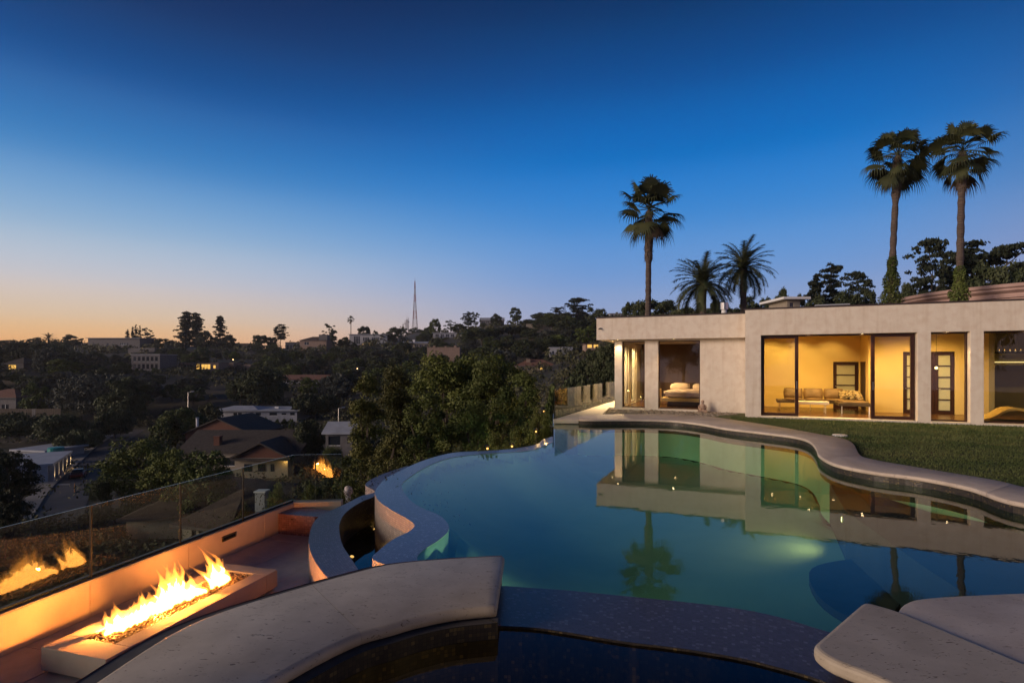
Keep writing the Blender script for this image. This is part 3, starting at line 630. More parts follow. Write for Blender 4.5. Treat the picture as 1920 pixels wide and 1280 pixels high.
pl = Vector((*P(1583, 973, -.42).xy, -.42)); l1 = wetlamp(pl+Vector((-.03,.0,0)), (-.80, .60, .0), 30, (1.0, .70, .30), .045, 150, 12); l1['label'] = 'bright yellow underwater light on the dark shelf of the pool'
l2 = wetlamp((.6, 4.5, -.62), (-.15, 1, .0), 60, GRN); l2['label'] = 'round underwater light on the near pool wall below the mosaic spillway'
p3 = P(1498, 834, -.12); l3 = wetlamp((p3.x-.05, p3.y, -.16), (-1, -.25, -.12), 60, (.95, 1.0, .5), .04, 150, 10); l3['label'] = 'small bright light under the coping at its sharp inward bend'
q4 = P(1290, 797, -.3); l4 = wetlamp((q4.x, q4.y, -.6), (-.75, -.66, .02), 420, GRN); l4['label'] = 'round underwater light on the house side wall of the pool'
for k, (q, lab) in enumerate([((660,1029), 'yellow underwater light in the near part of the catch basin'), ((703,980), 'yellow underwater light in the catch basin against the pool wall')]):
    p = P(*q, -.66); l = wetlamp((p.x, p.y, -.76), (.3, -.1, 1), 2.5, (1, .58, .16), .028, 160, 5); l['label'] = lab
sl = lamp('spa_fill_light', 'SPOT', (1.75, 2.0, -.3), 90, (1, .66, .26), spa, (-.9, 3.1, -.1), .06, 110)  # added warm fill for rim edge and tiles, not a spa fitting

for i, y in enumerate((.40, .64, .82, .94, 1.05, 1.38, 1.45)):      # light of the flames themselves
    q = Vector((A.x, A.y, TZ+.22))+Vector((e2.x, e2.y, 0))*(.30+.06*(y-.3))+Vector((e1.x, e1.y, 0))*y
    lamp('flame_light', 'POINT', q+Vector((0, 0, .062)), 76, (1, .32, .050), fl, size=.010)

# ------------------------------------------------------------------ the house; local x along the facade, local y into the house
HO = Vector((7.683, 18.0, 0)); HA = math.atan2(-.391, .920)
house = thing('modern_house', 'single storey stucco house with lit glass doors beside the lawn', 'house', HO, HA)
def hw(x, y, z=0): return HO+Vector((x*.920+y*.391, -x*.391+y*.920, z))
def holed(name, u0, u1, z0, z1, y0, y1, holes, mt, axis='x', parent=None, bev=0):
    "a wall with openings as one closed mesh"
    us = sorted({u0, u1, *[h[0] for h in holes], *[h[1] for h in holes]}); zs = sorted({z0, z1, *[h[2] for h in holes], *[h[3] for h in holes]})
    solid = lambda i, j: 0 <= i < len(us)-1 and 0 <= j < len(zs)-1 and not any(h[0]-1e-6 <= us[i] and us[i+1] <= h[1]+1e-6 and h[2]-1e-6 <= zs[j] and zs[j+1] <= h[3]+1e-6 for h in holes)
    bm = bmesh.new(); vd = {}
    def V(i, j, k):
        if (i, j, k) not in vd:
            p = (us[i], (y0, y1)[k], zs[j]) if axis == 'x' else ((y0, y1)[k], us[i], zs[j]); vd[(i, j, k)] = bm.verts.new(p)
        return vd[(i, j, k)]
    for i in range(len(us)-1):
        for j in range(len(zs)-1):
            if not solid(i, j): continue
            bm.faces.new([V(i,j,0),V(i+1,j,0),V(i+1,j+1,0),V(i,j+1,0)]); bm.faces.new([V(i,j,1),V(i,j+1,1),V(i+1,j+1,1),V(i+1,j,1)])
            if not solid(i-1, j): bm.faces.new([V(i,j,0),V(i,j+1,0),V(i,j+1,1),V(i,j,1)])
            if not solid(i+1, j): bm.faces.new([V(i+1,j,0),V(i+1,j,1),V(i+1,j+1,1),V(i+1,j+1,0)])
            if not solid(i, j-1): bm.faces.new([V(i,j,0),V(i,j,1),V(i+1,j,1),V(i+1,j,0)])
            if not solid(i, j+1): bm.faces.new([V(i,j+1,0),V(i+1,j+1,0),V(i+1,j+1,1),V(i,j+1,1)])
    bmesh.ops.recalc_face_normals(bm, faces=bm.faces)
    me = bpy.data.meshes.new(name); bm.to_mesh(me); bm.free(); me.materials.append(mt)
    o = place(bpy.data.objects.new(name, me), parent or house)
    if bev: q = o.modifiers.new('bevel', 'BEVEL'); q.width = bev; q.segments = 2; q.limit_method = 'ANGLE'
    return o
def hb(name, x0, x1, y0, y1, z0, z1, mt, parent=None, bevel=0):
    b = MB(); b.box(x0, x1, y0, y1, z0, z1); return b.build(name, mt, parent or house, bevel=bevel)
FL = .15; OT = 2.78; RT = 3.62
WT = .40
# main block front wall and its side return
holed('front_wall', 0, 14, -.6, RT, 0, WT, [(.471, 4.68, FL, OT), (5.014, 5.932, FL, OT), (6.249, 9.6, FL, OT), (10, 13.2, FL, OT)], M['stucco'], bev=.012)
hb('side_wall', 0, .25, WT+.002, 1.99, -.6, RT, M['stucco'])
hb('end_wall', 13.75, 14, WT+.002, 9, -.6, RT, M['stucco'])
hb('rear_wall', -4.69, 14, 9.0, 9.3, -.6, RT, M['stucco'])
# left wing
holed('wing_wall', -4.69, -.002, -.6, OT-.01, 1.63, 1.95, [(-4.396, -3.53, FL, 2.72), (-3.03, -1.53, FL, 2.72)], M['stucco'], bev=.008)
holed('wing_side_wall', 1.952, 8.998, -.6, OT-.01, -4.69, -4.5, [(2.62, 3.5, FL, 2.6), (4.05, 5.23, FL, 2.6), (6.3, 7.8, FL, 2.6)], M['stucco'], axis='y')
b = MB(); b.prism([(-5.31,1.23),(-.001,1.23),(-.001,9.2),(-5.31,9.2)], OT-.008, RT-.012); b.build('wing_fascia', M['stucco'], house, bevel=.012)
b = MB(); b.prism([(-5.33,1.21),(-.02,1.21),(-.02,9.2),(-5.33,9.2)], RT-.01, RT+.035); b.build('wing_roof', M['roof_edge'], house)
b = MB(); b.prism([(-.02,-.02),(14.02,-.02),(14.02,9.3),(-.02,9.3)], RT+.002, RT+.045); b.build('main_roof', M['roof_edge'], house)
hb('ceiling', .252, 13.74, WT+.003, 8.99, 3.15, 3.25, M['ceiling_white'])
hb('wood_floor', .252, 13.74, WT+.003, 8.99, -.1, FL-.004, M['wood_floor'])
hb('wood_floor', -4.498, -.05, 1.953, 8.99, -.1, FL-.004, M['wood_floor'])
# sills
M['sill'] = noisy('sill', (.62,.55,.47), (.70,.62,.54), 3, .6)
for x0, x1, y0, y1 in [(.475, 4.676, -.03, WT-.01), (5.018, 5.928, -.03, WT-.01), (6.253, 9.596, -.03, WT-.01), (-4.392, -3.534, 1.57, 1.94), (-3.026, -1.534, 1.57, 1.94)]:
    hb('sill', x0, x1, y0, y1, FL-.06, FL+.012, M['sill'], bevel=.004)
hb('sill_slab', -4.86, -3.3, 1.42, 1.629, -.3, FL-.03, M['concrete'], bevel=.01)
hb('sill_slab', -3.06, -1.5, 1.50, 1.629, -.3, FL-.062, M['concrete'], bevel=.01)
hb('door_step', .3, 4.8, -.14, -.032, -.3, FL-.10, M['concrete'], bevel=.008)
# rooms
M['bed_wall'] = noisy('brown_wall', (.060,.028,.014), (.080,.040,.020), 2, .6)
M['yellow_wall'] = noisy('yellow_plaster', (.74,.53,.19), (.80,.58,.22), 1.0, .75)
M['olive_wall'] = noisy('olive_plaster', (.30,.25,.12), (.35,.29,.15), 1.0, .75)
holed('back_partition', .252, 4.02, FL, 3.149, 4.65, 4.8, [(3.12, 3.96, FL, 1.93)], M['yellow_wall'])
hb('side_partition', 4.02, 4.14, 3.2, 4.8, FL, 3.149, M['yellow_wall'])
holed('back_partition', 4.142, 7.4, FL, 3.149, 3.2, 3.34, [(5.04, 6.5, FL, 2.27)], M['yellow_wall'])
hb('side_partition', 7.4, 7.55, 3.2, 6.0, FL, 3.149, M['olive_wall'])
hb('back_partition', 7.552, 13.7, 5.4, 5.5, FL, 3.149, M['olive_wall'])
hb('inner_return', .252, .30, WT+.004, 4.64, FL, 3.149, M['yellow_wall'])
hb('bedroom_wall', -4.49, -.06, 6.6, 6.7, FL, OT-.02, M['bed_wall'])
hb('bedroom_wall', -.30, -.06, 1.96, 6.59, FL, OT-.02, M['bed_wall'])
hb('wall_switch', -3.93, -3.80, 6.585, 6.598, 1.02, 1.14, M['white'])
# frames and panes
def window(x0, x1, y, z0, z1, fw, mt=None, name='window', handle=None, ft=.05):
    mt = mt or M['wood']
    f = holed(name, x0, x1, z0, z1, y-ft, y+ft, [(x0+fw, x1-fw, z0+fw, z1-fw)], mt, bev=.004)
    b = MB(); b.box(x0+fw, x1-fw, y-.004, y+.004, z0+fw, z1-fw); b.build('pane', M['window'], f)
    if handle: b = MB(); b.box(handle-.012, handle+.012, y-ft-.03, y-ft-.001, 1.05, 1.3); b.build('handle', M['metal'], f)
    return f
z0 = FL+.014
window(.474, 1.57, .24, z0, OT-.004, .10, name='sliding_door', handle=1.52)
window(3.55, 4.66, .24, z0, OT-.004, .10, name='sliding_door', handle=3.60)
hb('door_track', 1.572, 3.548, .18, .30, OT-.05, OT-.004, M['wood'])
window(5.018, 5.928, .26, z0, OT-.004, .045)
window(6.253, 9.596, .26, z0, OT-.004, .045)
window(10.0, 13.2, .26, z0, OT-.004, .045)
window(-4.392, -3.534, 1.78, z0, 2.716, .03); window(-3.026, -1.534, 1.78, z0, 2.716, .03)
def side_window(y0, y1, zt, handle=False):
    f = holed('side_door' if handle else 'side_window', y0, y1, z0, zt, -4.63, -4.57, [(y0+.06, y1-.06, z0+.06, zt-.06)], M['sill'], axis='y')
    b = MB(); b.box(-4.604, -4.596, y0+.06, y1-.06, z0+.06, zt-.06); b.build('pane', M['window'], f)
    if handle: b = MB(); b.tube([(-4.56,y0+.12,1.05),(-4.53,y0+.12,1.05),(-4.53,y0+.12,1.3),(-4.56,y0+.12,1.3)], .012, 6); b.build('handle', M['metal'], f)
side_window(2.63, 3.49, 2.59); side_window(4.06, 5.22, 2.59, True); side_window(6.31, 7.79, 2.59)
# interior doors with milky panes
M['milky'] = noisy('milky_glass', (.50,.50,.36), (.56,.55,.40), 2, .3)
def idoor(x0, x1, y, zt, n, hx):
    f = holed('interior_door', x0, x1, FL, zt, y-.03, y+.03, [(x0+.11, x1-.11, FL+.12+i*(zt-FL-.2)/n, FL+.12+(i+1)*(zt-FL-.2)/n-.035) for i in range(n)], M['wood'])
    for i in range(n):
        b = MB(); b.box(x0+.112, x1-.112, y-.006, y+.006, FL+.121+i*(zt-FL-.2)/n, FL+.12+(i+1)*(zt-FL-.2)/n-.036); b.build('pane', M['milky'], f)
    b = MB(); b.tube([(hx,y-.03,1.0),(hx,y-.08,1.0),(hx+.1,y-.08,1.0)], .01, 6); b.build('handle', M['metal'], f)
idoor(3.13, 3.95, 4.7, 1.92, 4, 3.19)
f = MB(); f.box(4.005, 4.019, 3.7, 4.6, FL, 1.93); f.build('open_door_leaf', M['wood'], house)
idoor(5.05, 5.42, 3.27, 2.26, 5, 5.12)
hb('door_leaf', 5.43, 5.93, 3.24, 3.30, FL, 2.26, M['wood'], bevel=.004)
idoor(5.94, 6.49, 3.27, 2.26, 5, 6.0)
# downlights: ring, lens, lamp
WARM = (1.0, .66, .30)
def downlight(x, y, z, e, spot=110, aim=None, c=WARM, r=.04):
    e *= 2.4
    b = MB(); b.lathe([(r*.8,0),(r*1.3,-.006),(r*1.3,-.001),(r*.8,.002)], (x, y, z), 14); f = b.build('downlight', M['white'], house)
    b = MB(); b.lathe([(0,-.004),(r*.8,-.003)], (x, y, z), 14); b.build('bulb', M['bulb'], f)
    p = hw(x, y, z-.03); a = hw(*(aim or (x, y, z-1))); lamp('downlight_lamp', 'SPOT', p, e, c, house, a, .03, spot, .7)
for x in (1.85, 3.30): downlight(x, .10, OT-.001, 46)
downlight(5.42, .10, OT-.001, 26); downlight(7.25, .10, OT-.001, 20); downlight(8.9, .10, OT-.001, 20)
downlight(-4.52, 1.42, OT-.012, 26, r=.035); downlight(-2.45, 1.42, OT-.012, 30); downlight(-5.0, 2.6, OT-.012, 260, 155); downlight(-5.0, 4.6, OT-.012, 260, 155); downlight(-5.0, 7.0, OT-.012, 200, 155)
# ceiling spots inside, aimed at the walls
for x, e in ((.95, 42), (1.9, 34), (3.0, 22)): downlight(x, 3.6, 3.148, e, 90, (x, 4.62, 1.2), (1, .68, .24))
for x, y, e in ((1.5, 1.8, 95), (3.2, 1.8, 95), (5.0, 1.9, 60), (6.0, 1.9, 50)): downlight(x, y, 3.148, e*1.35, 150, None, (1, .62, .19))
for x in (8.6, 10.5): downlight(x, 4.6, 3.148, 20, 90, None, (1, .7, .25))
downlight(-2.6, 3.4, OT-.021, 60, 110, (-2.2, 4.2, .6), (1, .66, .32)); downlight(-3.9, 2.9, OT-.021, 45, 130, None, (1, .66, .26)); downlight(-3.9, 4.8, OT-.021, 40, 130, None, (1, .66, .26))
# globe lamp seen through the narrow window and a cove strip in the dim room
g = thing('globe_lamp', 'small round glowing lamp hanging inside the narrow window', 'lamp', hw(5.72, 2.2, 1.72), HA)
bm = bmesh.new(); bmesh.ops.create_uvsphere(bm, u_segments=16, v_segments=10, radius=.045); me = bpy.data.meshes.new('globe'); bm.to_mesh(me); bm.free(); me.materials.append(emit('globe', (1,.72,.30), 5)); place(bpy.data.objects.new('globe', me), g)
b = MB(); b.tube([(0,0,.06),(0,0,1.42)], .006, 5); b.build('cord', M['dark_metal'], g)
lamp('globe_lamp', 'POINT', hw(5.6, 2.05, 1.6), 6, WARM, g, size=.03)
hb('cove_light', 7.7, 9.3, 5.36, 5.395, 1.90, 1.925, emit('cove', (1,.75,.3), 1.6))
hb('wall_shelf', 7.6, 9.6, 5.1, 5.398, 1.80, 1.88, M['olive_wall'])
cdl = thing('candle_row', 'short row of lit candles on the wall shelf in the dim room', 'candles', hw(8.6, 5.2, 2.28), HA)
b = MB(); b.box(-.35, .45, -.1, .1, -.05, 0); b.build('tray', M['dark_metal'], cdl)
for i in range(5):
    b = MB(); b.tube([(-.25+i*.15,0,0),(-.25+i*.15,0,.05)], .025, 8); c = b.build('candle', M['white'], cdl)
    b = MB(); b.lathe([(.001,0),(.012,.012),(.001,.04)], (-.25+i*.15, 0, .05), 8); b.build('wick_flame', M['garden_bulb'], c)
# roof things
def rthing(name, label, cat, x, y): return thing(name, label, cat, hw(x, y, RT+.04), HA)
q = rthing('roof_flue', 'white round metal flue pipe rising from the roof of the left wing', 'flue', -.75, 3.2)
b = MB(); b.lathe([(.10,0),(.10,.28),(.0,.28)], n=16); b.build('pipe', M['white'], q, smooth=False)
b = MB(); b.lathe([(.0,.30),(.15,.30),(.15,.56),(.0,.56)], n=16); b.build('cowl', M['metal'], q)
b = MB(); b.box(-.34, .2, -.12, .12, 0, .05); b.build('flashing', M['white'], q)
q = rthing('roof_box', 'flat white vent box on the roof above the sliding doors', 'roof vent', 2.65, 1.5)
b = MB(); b.box(-.45, .45, -.3, .3, 0, .12); b.build('body', M['white'], q, bevel=.01); b = MB(); b.box(-.5, .5, -.35, .35, .121, .16); b.build('lid', M['roof_white'], q, bevel=.008)
q = thing('security_camera', 'small white dome camera on the left end of the fascia', 'camera', hw(-5.15, 1.229, 3.22), HA)
b = MB(); b.lathe([(0,.0),(.045,.0),(.045,.03),(0,.03)], n=12); b.v = [(v[0], -v[2], v[1]) for v in b.v]; b.build('mount', M['white'], q)
b = MB(); b.tube([(0,-.03,0),(-.03,-.13,-.03)], .028, 10); b.build('housing', M['dark_metal'], q)

# deck, gravel, lawn
dk = [P(1037.5,785.5,.155).xy, P(1085,785.5,.155).xy, P(1085,779,.155).xy, P(1110,776.5,.155).xy, P(1130,775.9,.155).xy, hw(-4.87,1.42).xy, hw(-4.695,1.63).xy, hw(-4.695,9.3).xy, V2(1.30+.391*9, 17.12+.92*9)]
b = MB(); b.prism(dk, .02, .155); tag(b.build('deck', M['concrete'], bevel=.012), kind='structure')
b = MB(); dkw = [V2(dk[0].x+.03, dk[0].y+.06), V2(dk[1].x, dk[1].y+.06)]; ribbon(b, dkw, -1.2, dkw, .03); tag(b.build('deck_wall', M['mos_wall']), 'pale tiled face under the front of the concrete deck at the end of the pool', 'wall')
lawn_edge = offs(cout, -.01)
li = [i for i, p in enumerate(lawn_edge) if p.x > hw(-1.6, 0).x-.3][0]
k1 = [i for i, p in enumerate(lawn_edge) if i > 40 and p.y < 3.3][0]
lp = lawn_edge[li:k1]+[V2(6,1.5),V2(20,1.5),V2(32,6),hw(14.5,-.5).xy,hw(14.2,.2).xy,hw(0,.2).xy,hw(0,1.6).xy,hw(-.6,1.64).xy]
b = MB(); b.prism(lp, -.3, .095); tag(b.build('lawn_base', M['grass']), kind='structure')
b = MB(); gb = [p for p in lawn_edge[:li+3]]+[hw(-.3,1.0).xy, hw(-.2,1.64).xy, hw(-4.9,1.64).xy, hw(-4.9,1.44).xy]
b.prism(gb, -.3, .075); tag(b.build('gravel_bed', M['soil']), kind='structure')
random.seed(8)
def in_gravel():
    while True:
        p = hw(rnd(-4.9, -.05), rnd(-.2, 1.63))
        if inside(p, gb): return (p.x, p.y, .08+rnd(-.01, .02))
o = pebbles(1500, in_gravel, .025, .05).build('gravel', M['gravel'], smooth=True); tag(o, 'pale river gravel strip between the wing wall and the coping', 'gravel', kind='stuff')
# lawn grass
rs_ = np.random.RandomState(3); pts = []
while len(pts) < 42000:
    d = rs_.uniform(6.3, 18.2, 4000); a = rs_.uniform(.40, .96, 4000)
    for x, y in zip(a*d, d):
        if inside((x, y), lp): pts.append((x, y))
pts = np.array(pts); n = len(pts); h = rs_.uniform(.014, .034, n)*(1+ .5*(pts[:,1] > 12)); w = .0035*(1+pts[:,1]/8); th = rs_.uniform(0, 6.28, n); ln = rs_.uniform(-.02, .02, (n, 2))
v = np.zeros((n, 3, 3)); v[:,0,0] = pts[:,0]-w*np.cos(th); v[:,0,1] = pts[:,1]-w*np.sin(th); v[:,1,0] = pts[:,0]+w*np.cos(th); v[:,1,1] = pts[:,1]+w*np.sin(th); v[:,0:2,2] = .094
v[:,2,0] = pts[:,0]+ln[:,0]; v[:,2,1] = pts[:,1]+ln[:,1]; v[:,2,2] = .095+h
def npmesh(name, verts, k, mt, parent=None):
    "loose k-gons from an (n,k,3) array"
    n = len(verts); me = bpy.data.meshes.new(name); me.vertices.add(n*k); me.vertices.foreach_set('co', verts.reshape(-1).astype(np.float32))
    me.loops.add(n*k); me.loops.foreach_set('vertex_index', np.arange(n*k, dtype=np.int32)); me.polygons.add(n)
    me.polygons.foreach_set('loop_start', np.arange(0, n*k, k, dtype=np.int32)); me.polygons.foreach_set('loop_total', np.full(n, k, dtype=np.int32))
    me.update(calc_edges=True); me.materials.append(mt); return me
tag(place(bpy.data.objects.new('lawn_grass', npmesh('lawn_grass', v, 3, M['blade']))), 'short mown green lawn between the coping and the house', 'grass', kind='stuff')
# skimmer lid
p = P(1567, 816, .11); b = MB(); b.lathe([(0,.035),(.15,.035),(.17,.02),(.17,-.02)], n=24); o = b.build('skimmer_lid', M['white']); o.location = (p.x+.1, p.y, .1)
tag(o, 'round white access lid set in the lawn beside the coping', 'lid')
# stone figure on the gravel
p = hw(-1.42, 1.32, .08); sf = thing('stone_figure', 'small weathered seated stone figure on the gravel by the wall', 'statue', p, HA)
M['statue'] = noisy('statue_stone', (.30,.20,.15), (.42,.30,.23), 8, .9, 6, .6, 30)
b = MB(); b.box(-.16, .16, -.12, .12, 0, .05); b.build('base', M['statue'], sf, bevel=.02)
b = MB(); b.lathe([(.0,.04),(.15,.05),(.17,.09),(.13,.14),(.09,.18),(.10,.25),(.085,.30),(.035,.33),(.032,.345),(.055,.37),(.06,.40),(.05,.44),(.025,.465),(0,.47)], n=18); b.v = [(v[0]*1.0, v[1]*.75, v[2]) for v in b.v]; b.build('body', M['statue'], sf, smooth=True)
b = MB(); b.tube([(-.10,0,.27),(-.13,-.05,.19),(-.03,-.11,.14)], [.03,.026,.02], 8); b.tube([(.10,0,.27),(.13,-.05,.19),(.03,-.11,.14)], [.03,.026,.02], 8); b.tube([(-.14,-.03,.08),(0,-.13,.08),(.14,-.03,.08)], [.04,.045,.04], 8); b.build('limbs', M['statue'], sf, smooth=True)
# far glass railing on the deck
r2 = thing('glass_railing', 'glass railing along the deck beyond the pool, mirroring the lit house', 'railing', (1.34, 17.15, .155), math.atan2(-.391, .920))
for i in range(11):
    pane(r2, 'y', i*.80+.006, (i+1)*.80-.006, 0, 0, .89)
b = MB(); b.box(-.012, -.0065, 0, 8.8, .0, .03); b.build('base_channel', M['dark_metal'], r2)
r3 = thing('glass_screen', 'short clear glass screen where the overflow edge meets the deck', 'glass screen', (deck_a.x, deck_a.y, 0), math.atan2(P(1037,819,0).y-deck_a.y, P(1037,819,0).x-deck_a.x))
L3 = (P(1037,819,0).xy-deck_a).length; pane(r3, 'x', .02, L3/2-.006, 0, .0, .22); pane(r3, 'x', L3/2+.006, L3, 0, .0, .22)
b = MB(); b.box(L3, L3+.03, -.015, .015, -.2, .26); b.build('post', M['dark_metal'], r3)

# furniture
def lthing(name, label, cat, x, y, z=FL, rot=0): return thing(name, label, cat, hw(x, y, z), HA+rot)
M['bedlinen'] = noisy('bedlinen', (.52,.38,.32), (.60,.45,.38), 5, .9, 6, .5, 14); M['pillow'] = noisy('pillow', (.62,.48,.38), (.70,.55,.44), 6, .9, 6, .4, 14)
M['oak'] = noisy('oak', (.42,.27,.10), (.50,.33,.13), 3, .5, 6, stretch=(1,12,1)); M['tan'] = noisy('tan_leather', (.17,.105,.045), (.24,.15,.07), 5, .5, 6, .3, 12)
M['tan_dark'] = noisy('olive_leather', (.08,.055,.025), (.11,.08,.04), 5, .5); M['stripe'] = noisy('striped_cloth', (.10,.07,.03), (.62,.48,.25), 9, .8, 1, stretch=(1,1,5), lo=.48, hi=.52)
bed = lthing('bed', 'low oak platform bed with peach bedding seen through the bedroom window', 'bed', -2.1, 4.0)
b = MB(); b.box(-1.02, 1.02, -1.05, 1.15, .20, .34); b.build('platform', M['oak'], bed, bevel=.01)
b = MB(); b.box(-.8, .8, -.8, .9, 0, .20); b.build('plinth', M['wood'], bed)
def cushion(parent, name, cx, cy, cz, sx, sy, sz_, mt, rot=(0,0,0), seed=0):
    bm = bmesh.new(); bmesh.ops.create_cube(bm, size=2); bmesh.ops.subdivide_edges(bm, edges=bm.edges, cuts=5, use_grid_fill=True)
    q = Matrix.Rotation(rot[2], 3, 'Z') @ Matrix.Rotation(rot[0], 3, 'X') @ Matrix.Rotation(rot[1], 3, 'Y')
    for v in bm.verts:
        x, y, z = v.co; e = (1-abs(x)**3.5)*(1-abs(y)**3.5); n = mnoise.noise(Vector((x*1.7+seed, y*1.7, z)))*.12
        v.co = q @ Vector((x*sx*(1-.08*abs(y)**2), y*sy*(1-.08*abs(x)**2), z*sz_*(.30+.70*e**.6)+n*sz_))+Vector((cx, cy, cz))
    me = bpy.data.meshes.new(name); bm.to_mesh(me); bm.free(); me.materials.append(mt); me.polygons.foreach_set('use_smooth', [True]*len(me.polygons)); return place(bpy.data.objects.new(name, me), parent)
cushion(bed, 'mattress', 0, .05, .46, .93, 1.0, .17, M['bedlinen'])
cushion(bed, 'duvet', 0, -.12, .54, .97, .92, .12, M['bedlinen'], seed=3)
for i, x in enumerate((-.46, .46)): cushion(bed, 'pillow', x, .78, .72, .40, .24, .13, M['pillow'], (.35,0,0), i*5)
q = lthing('nightstand', 'small yellow oak nightstand left of the bed', 'nightstand', -3.55, 4.1)
b = MB(); b.box(-.25, .28, -.22, .22, 0, .66); b.build('body', M['oak'], q, bevel=.006); b = MB(); b.box(-.22, .25, -.235, -.2205, .36, .62); b.build('drawer', M['oak'], q, bevel=.004); b = MB(); b.box(-.22, .25, -.235, -.2205, .05, .33); b.build('drawer', M['oak'], q, bevel=.004)
sofa = lthing('corner_sofa', 'low tan leather corner sofa against the lit yellow wall', 'sofa', 1.4, 3.3)
b = MB(); b.box(-.3, 2.35, -.2, .75, .26, .36); b.build('platform', M['tan_dark'], sofa, bevel=.01)
b = MB(); b.box(1.55, 2.55, -1.3, -.202, .26, .36); b.build('chaise_platform', M['tan_dark'], sofa, bevel=.01)
for x, y in ((-.2,-.1),(.8,-.1),(1.65,-1.2),(2.45,-1.2),(2.45,.6),(-.2,.6)):
    b = MB(); b.tube([(x,y,0),(x,y,.26)], .014, 6); b.build('leg', M['metal'], sofa)
for i, x in enumerate((.28, .95, 1.62)): cushion(sofa, 'back_cushion', x, .50, .58, .33, .21, .10, M['tan'], (1.25,0,0), i*3)
for i, x in enumerate((.28, .95, 1.62)): cushion(sofa, 'seat_cushion', x, .1, .385, .33, .32, .05, M['tan'], (0,0,0), i*3+20)
cushion(sofa, 'seat_cushion', 2.05, -.75, .385, .44, .5, .05, M['tan'], seed=31)
for i, (x, y, rz) in enumerate(((1.98,.30,.3), (2.18,.05,.8), (2.30,-.25,1.2))): cushion(sofa, 'throw_pillow', x, y, .56, .22, .19, .08, M['stripe'], (1.1,0,rz), i*4+50)
q = lthing('coffee_table', 'low pale bench table on thin steel legs in front of the sofa', 'table', 1.72, 2.1)
b = MB(); b.box(-.10, .92, -.25, .25, .30, .40); b.build('tabletop', M['plaster'], q, bevel=.01)
for x, y in ((0,-.2),(.82,-.2),(0,.2),(.82,.2)): b = MB(); b.tube([(x,y,0),(x,y,.30)], .012, 6); b.build('leg', M['metal'], q)
q = lthing('wave_lounger', 'low ochre wave shaped lounger behind the big right window', 'lounge chair', 6.85, 1.2)
prof_ = [(-.45,.05),(-.2,.10),(0,.22),(.2,.36),(.4,.42),(.65,.38),(.95,.24),(1.25,.16),(1.6,.20),(1.9,.32)]
pc = crom([V2(*p) for p in prof_], 5); b = MB()
vs = [(p.x, y, p.y+dz) for p in pc for y, dz in ((-.33,0),(.33,0),(.33,-.09),(-.33,-.09))]; fs = []
for i in range(len(pc)-1):
    for j in range(4): fs.append((i*4+j, i*4+(j+1)%4, (i+1)*4+(j+1)%4, (i+1)*4+j))
fs += [(0,1,2,3), tuple(range((len(pc)-1)*4, len(pc)*4))[::-1]]; b.add(vs, fs); M['ochre'] = noisy('ochre_cloth', (.42,.27,.07), (.50,.33,.10), 5, .8); b.build('cushion', M['ochre'], q, bevel=.02)
b = MB(); b.box(-.3, 1.6, -.25, .25, 0, .03); b.build('base', M['dark_metal'], q)

# pink round building behind the roof
dr = thing('round_building', 'pink rendered round building with a moulded cornice behind the roof', 'building', (37.0, 38.0, -3.35))
r0 = 8.1
M['pink_wall'] = noisy('pink_render', (.36,.235,.20), (.44,.30,.26), 1.2, .85, 8, .2, 20)
b = MB(); b.lathe([(r0,0),(r0,9.2)], n=96); b.build('wall', M['pink_wall'], dr, smooth=True)
b = MB(); b.lathe([(r0,9.2),(r0+.12,9.25),(r0+.12,9.35),(r0+.05,9.37),(r0+.05,9.5),(r0+.32,9.66),(r0+.32,9.78),(r0+.46,9.86),(r0+.46,10.05),(0,10.15)], n=96); b.build('cornice', M['pink_wall'], dr)
b = MB(); b.lathe([(r0+.005,8.3),(r0+.07,8.32),(r0+.07,8.42),(r0+.005,8.44)], n=96); b.build('band', M['pink_wall'], dr)

# ------------------------------------------------------------------ trees
def leaves(P0, C, rs, size, asp=.5, up=.2, rnd_n=.9):
    "rhombic leaves at points P0, turned roughly outward from the clump centres C"
    n = len(P0); nrm = P0-C; nrm /= np.linalg.norm(nrm, axis=1, keepdims=True)+1e-9
    nrm = nrm+rs.normal(0, rnd_n, (n, 3)); nrm[:,2] += up; nrm /= np.linalg.norm(nrm, axis=1, keepdims=True)
    a = rs.normal(0, 1, (n, 3)); a -= (a*nrm).sum(1, keepdims=True)*nrm; a /= np.linalg.norm(a, axis=1, keepdims=True)+1e-9; b = np.cross(nrm, a)
    s = (size*rs.uniform(.6, 1.3, n))[:,None]; v = np.zeros((n, 4, 3))
    v[:,0] = P0-a*s; v[:,1] = P0+b*s*asp; v[:,2] = P0+a*s; v[:,3] = P0-b*s*asp; return v
def blobs(rs, cs, rr, n, size, flat=1.0, **k):
    cs = np.array(cs); rr = np.array(rr); w = rr**2; idx = rs.choice(len(cs), n, p=w/w.sum())
    d = rs.normal(0, 1, (n, 3)); d /= np.linalg.norm(d, axis=1, keepdims=True); d[:,2] = np.where(d[:,2] < -.3, -d[:,2]*.6, d[:,2])
    p = cs[idx]+d*(rr[idx]*rs.uniform(.55, 1.08, n))[:,None]*np.array([1, 1, flat]); return leaves(p, cs[idx]-np.array([0,0,.02]), rs, size, **k)
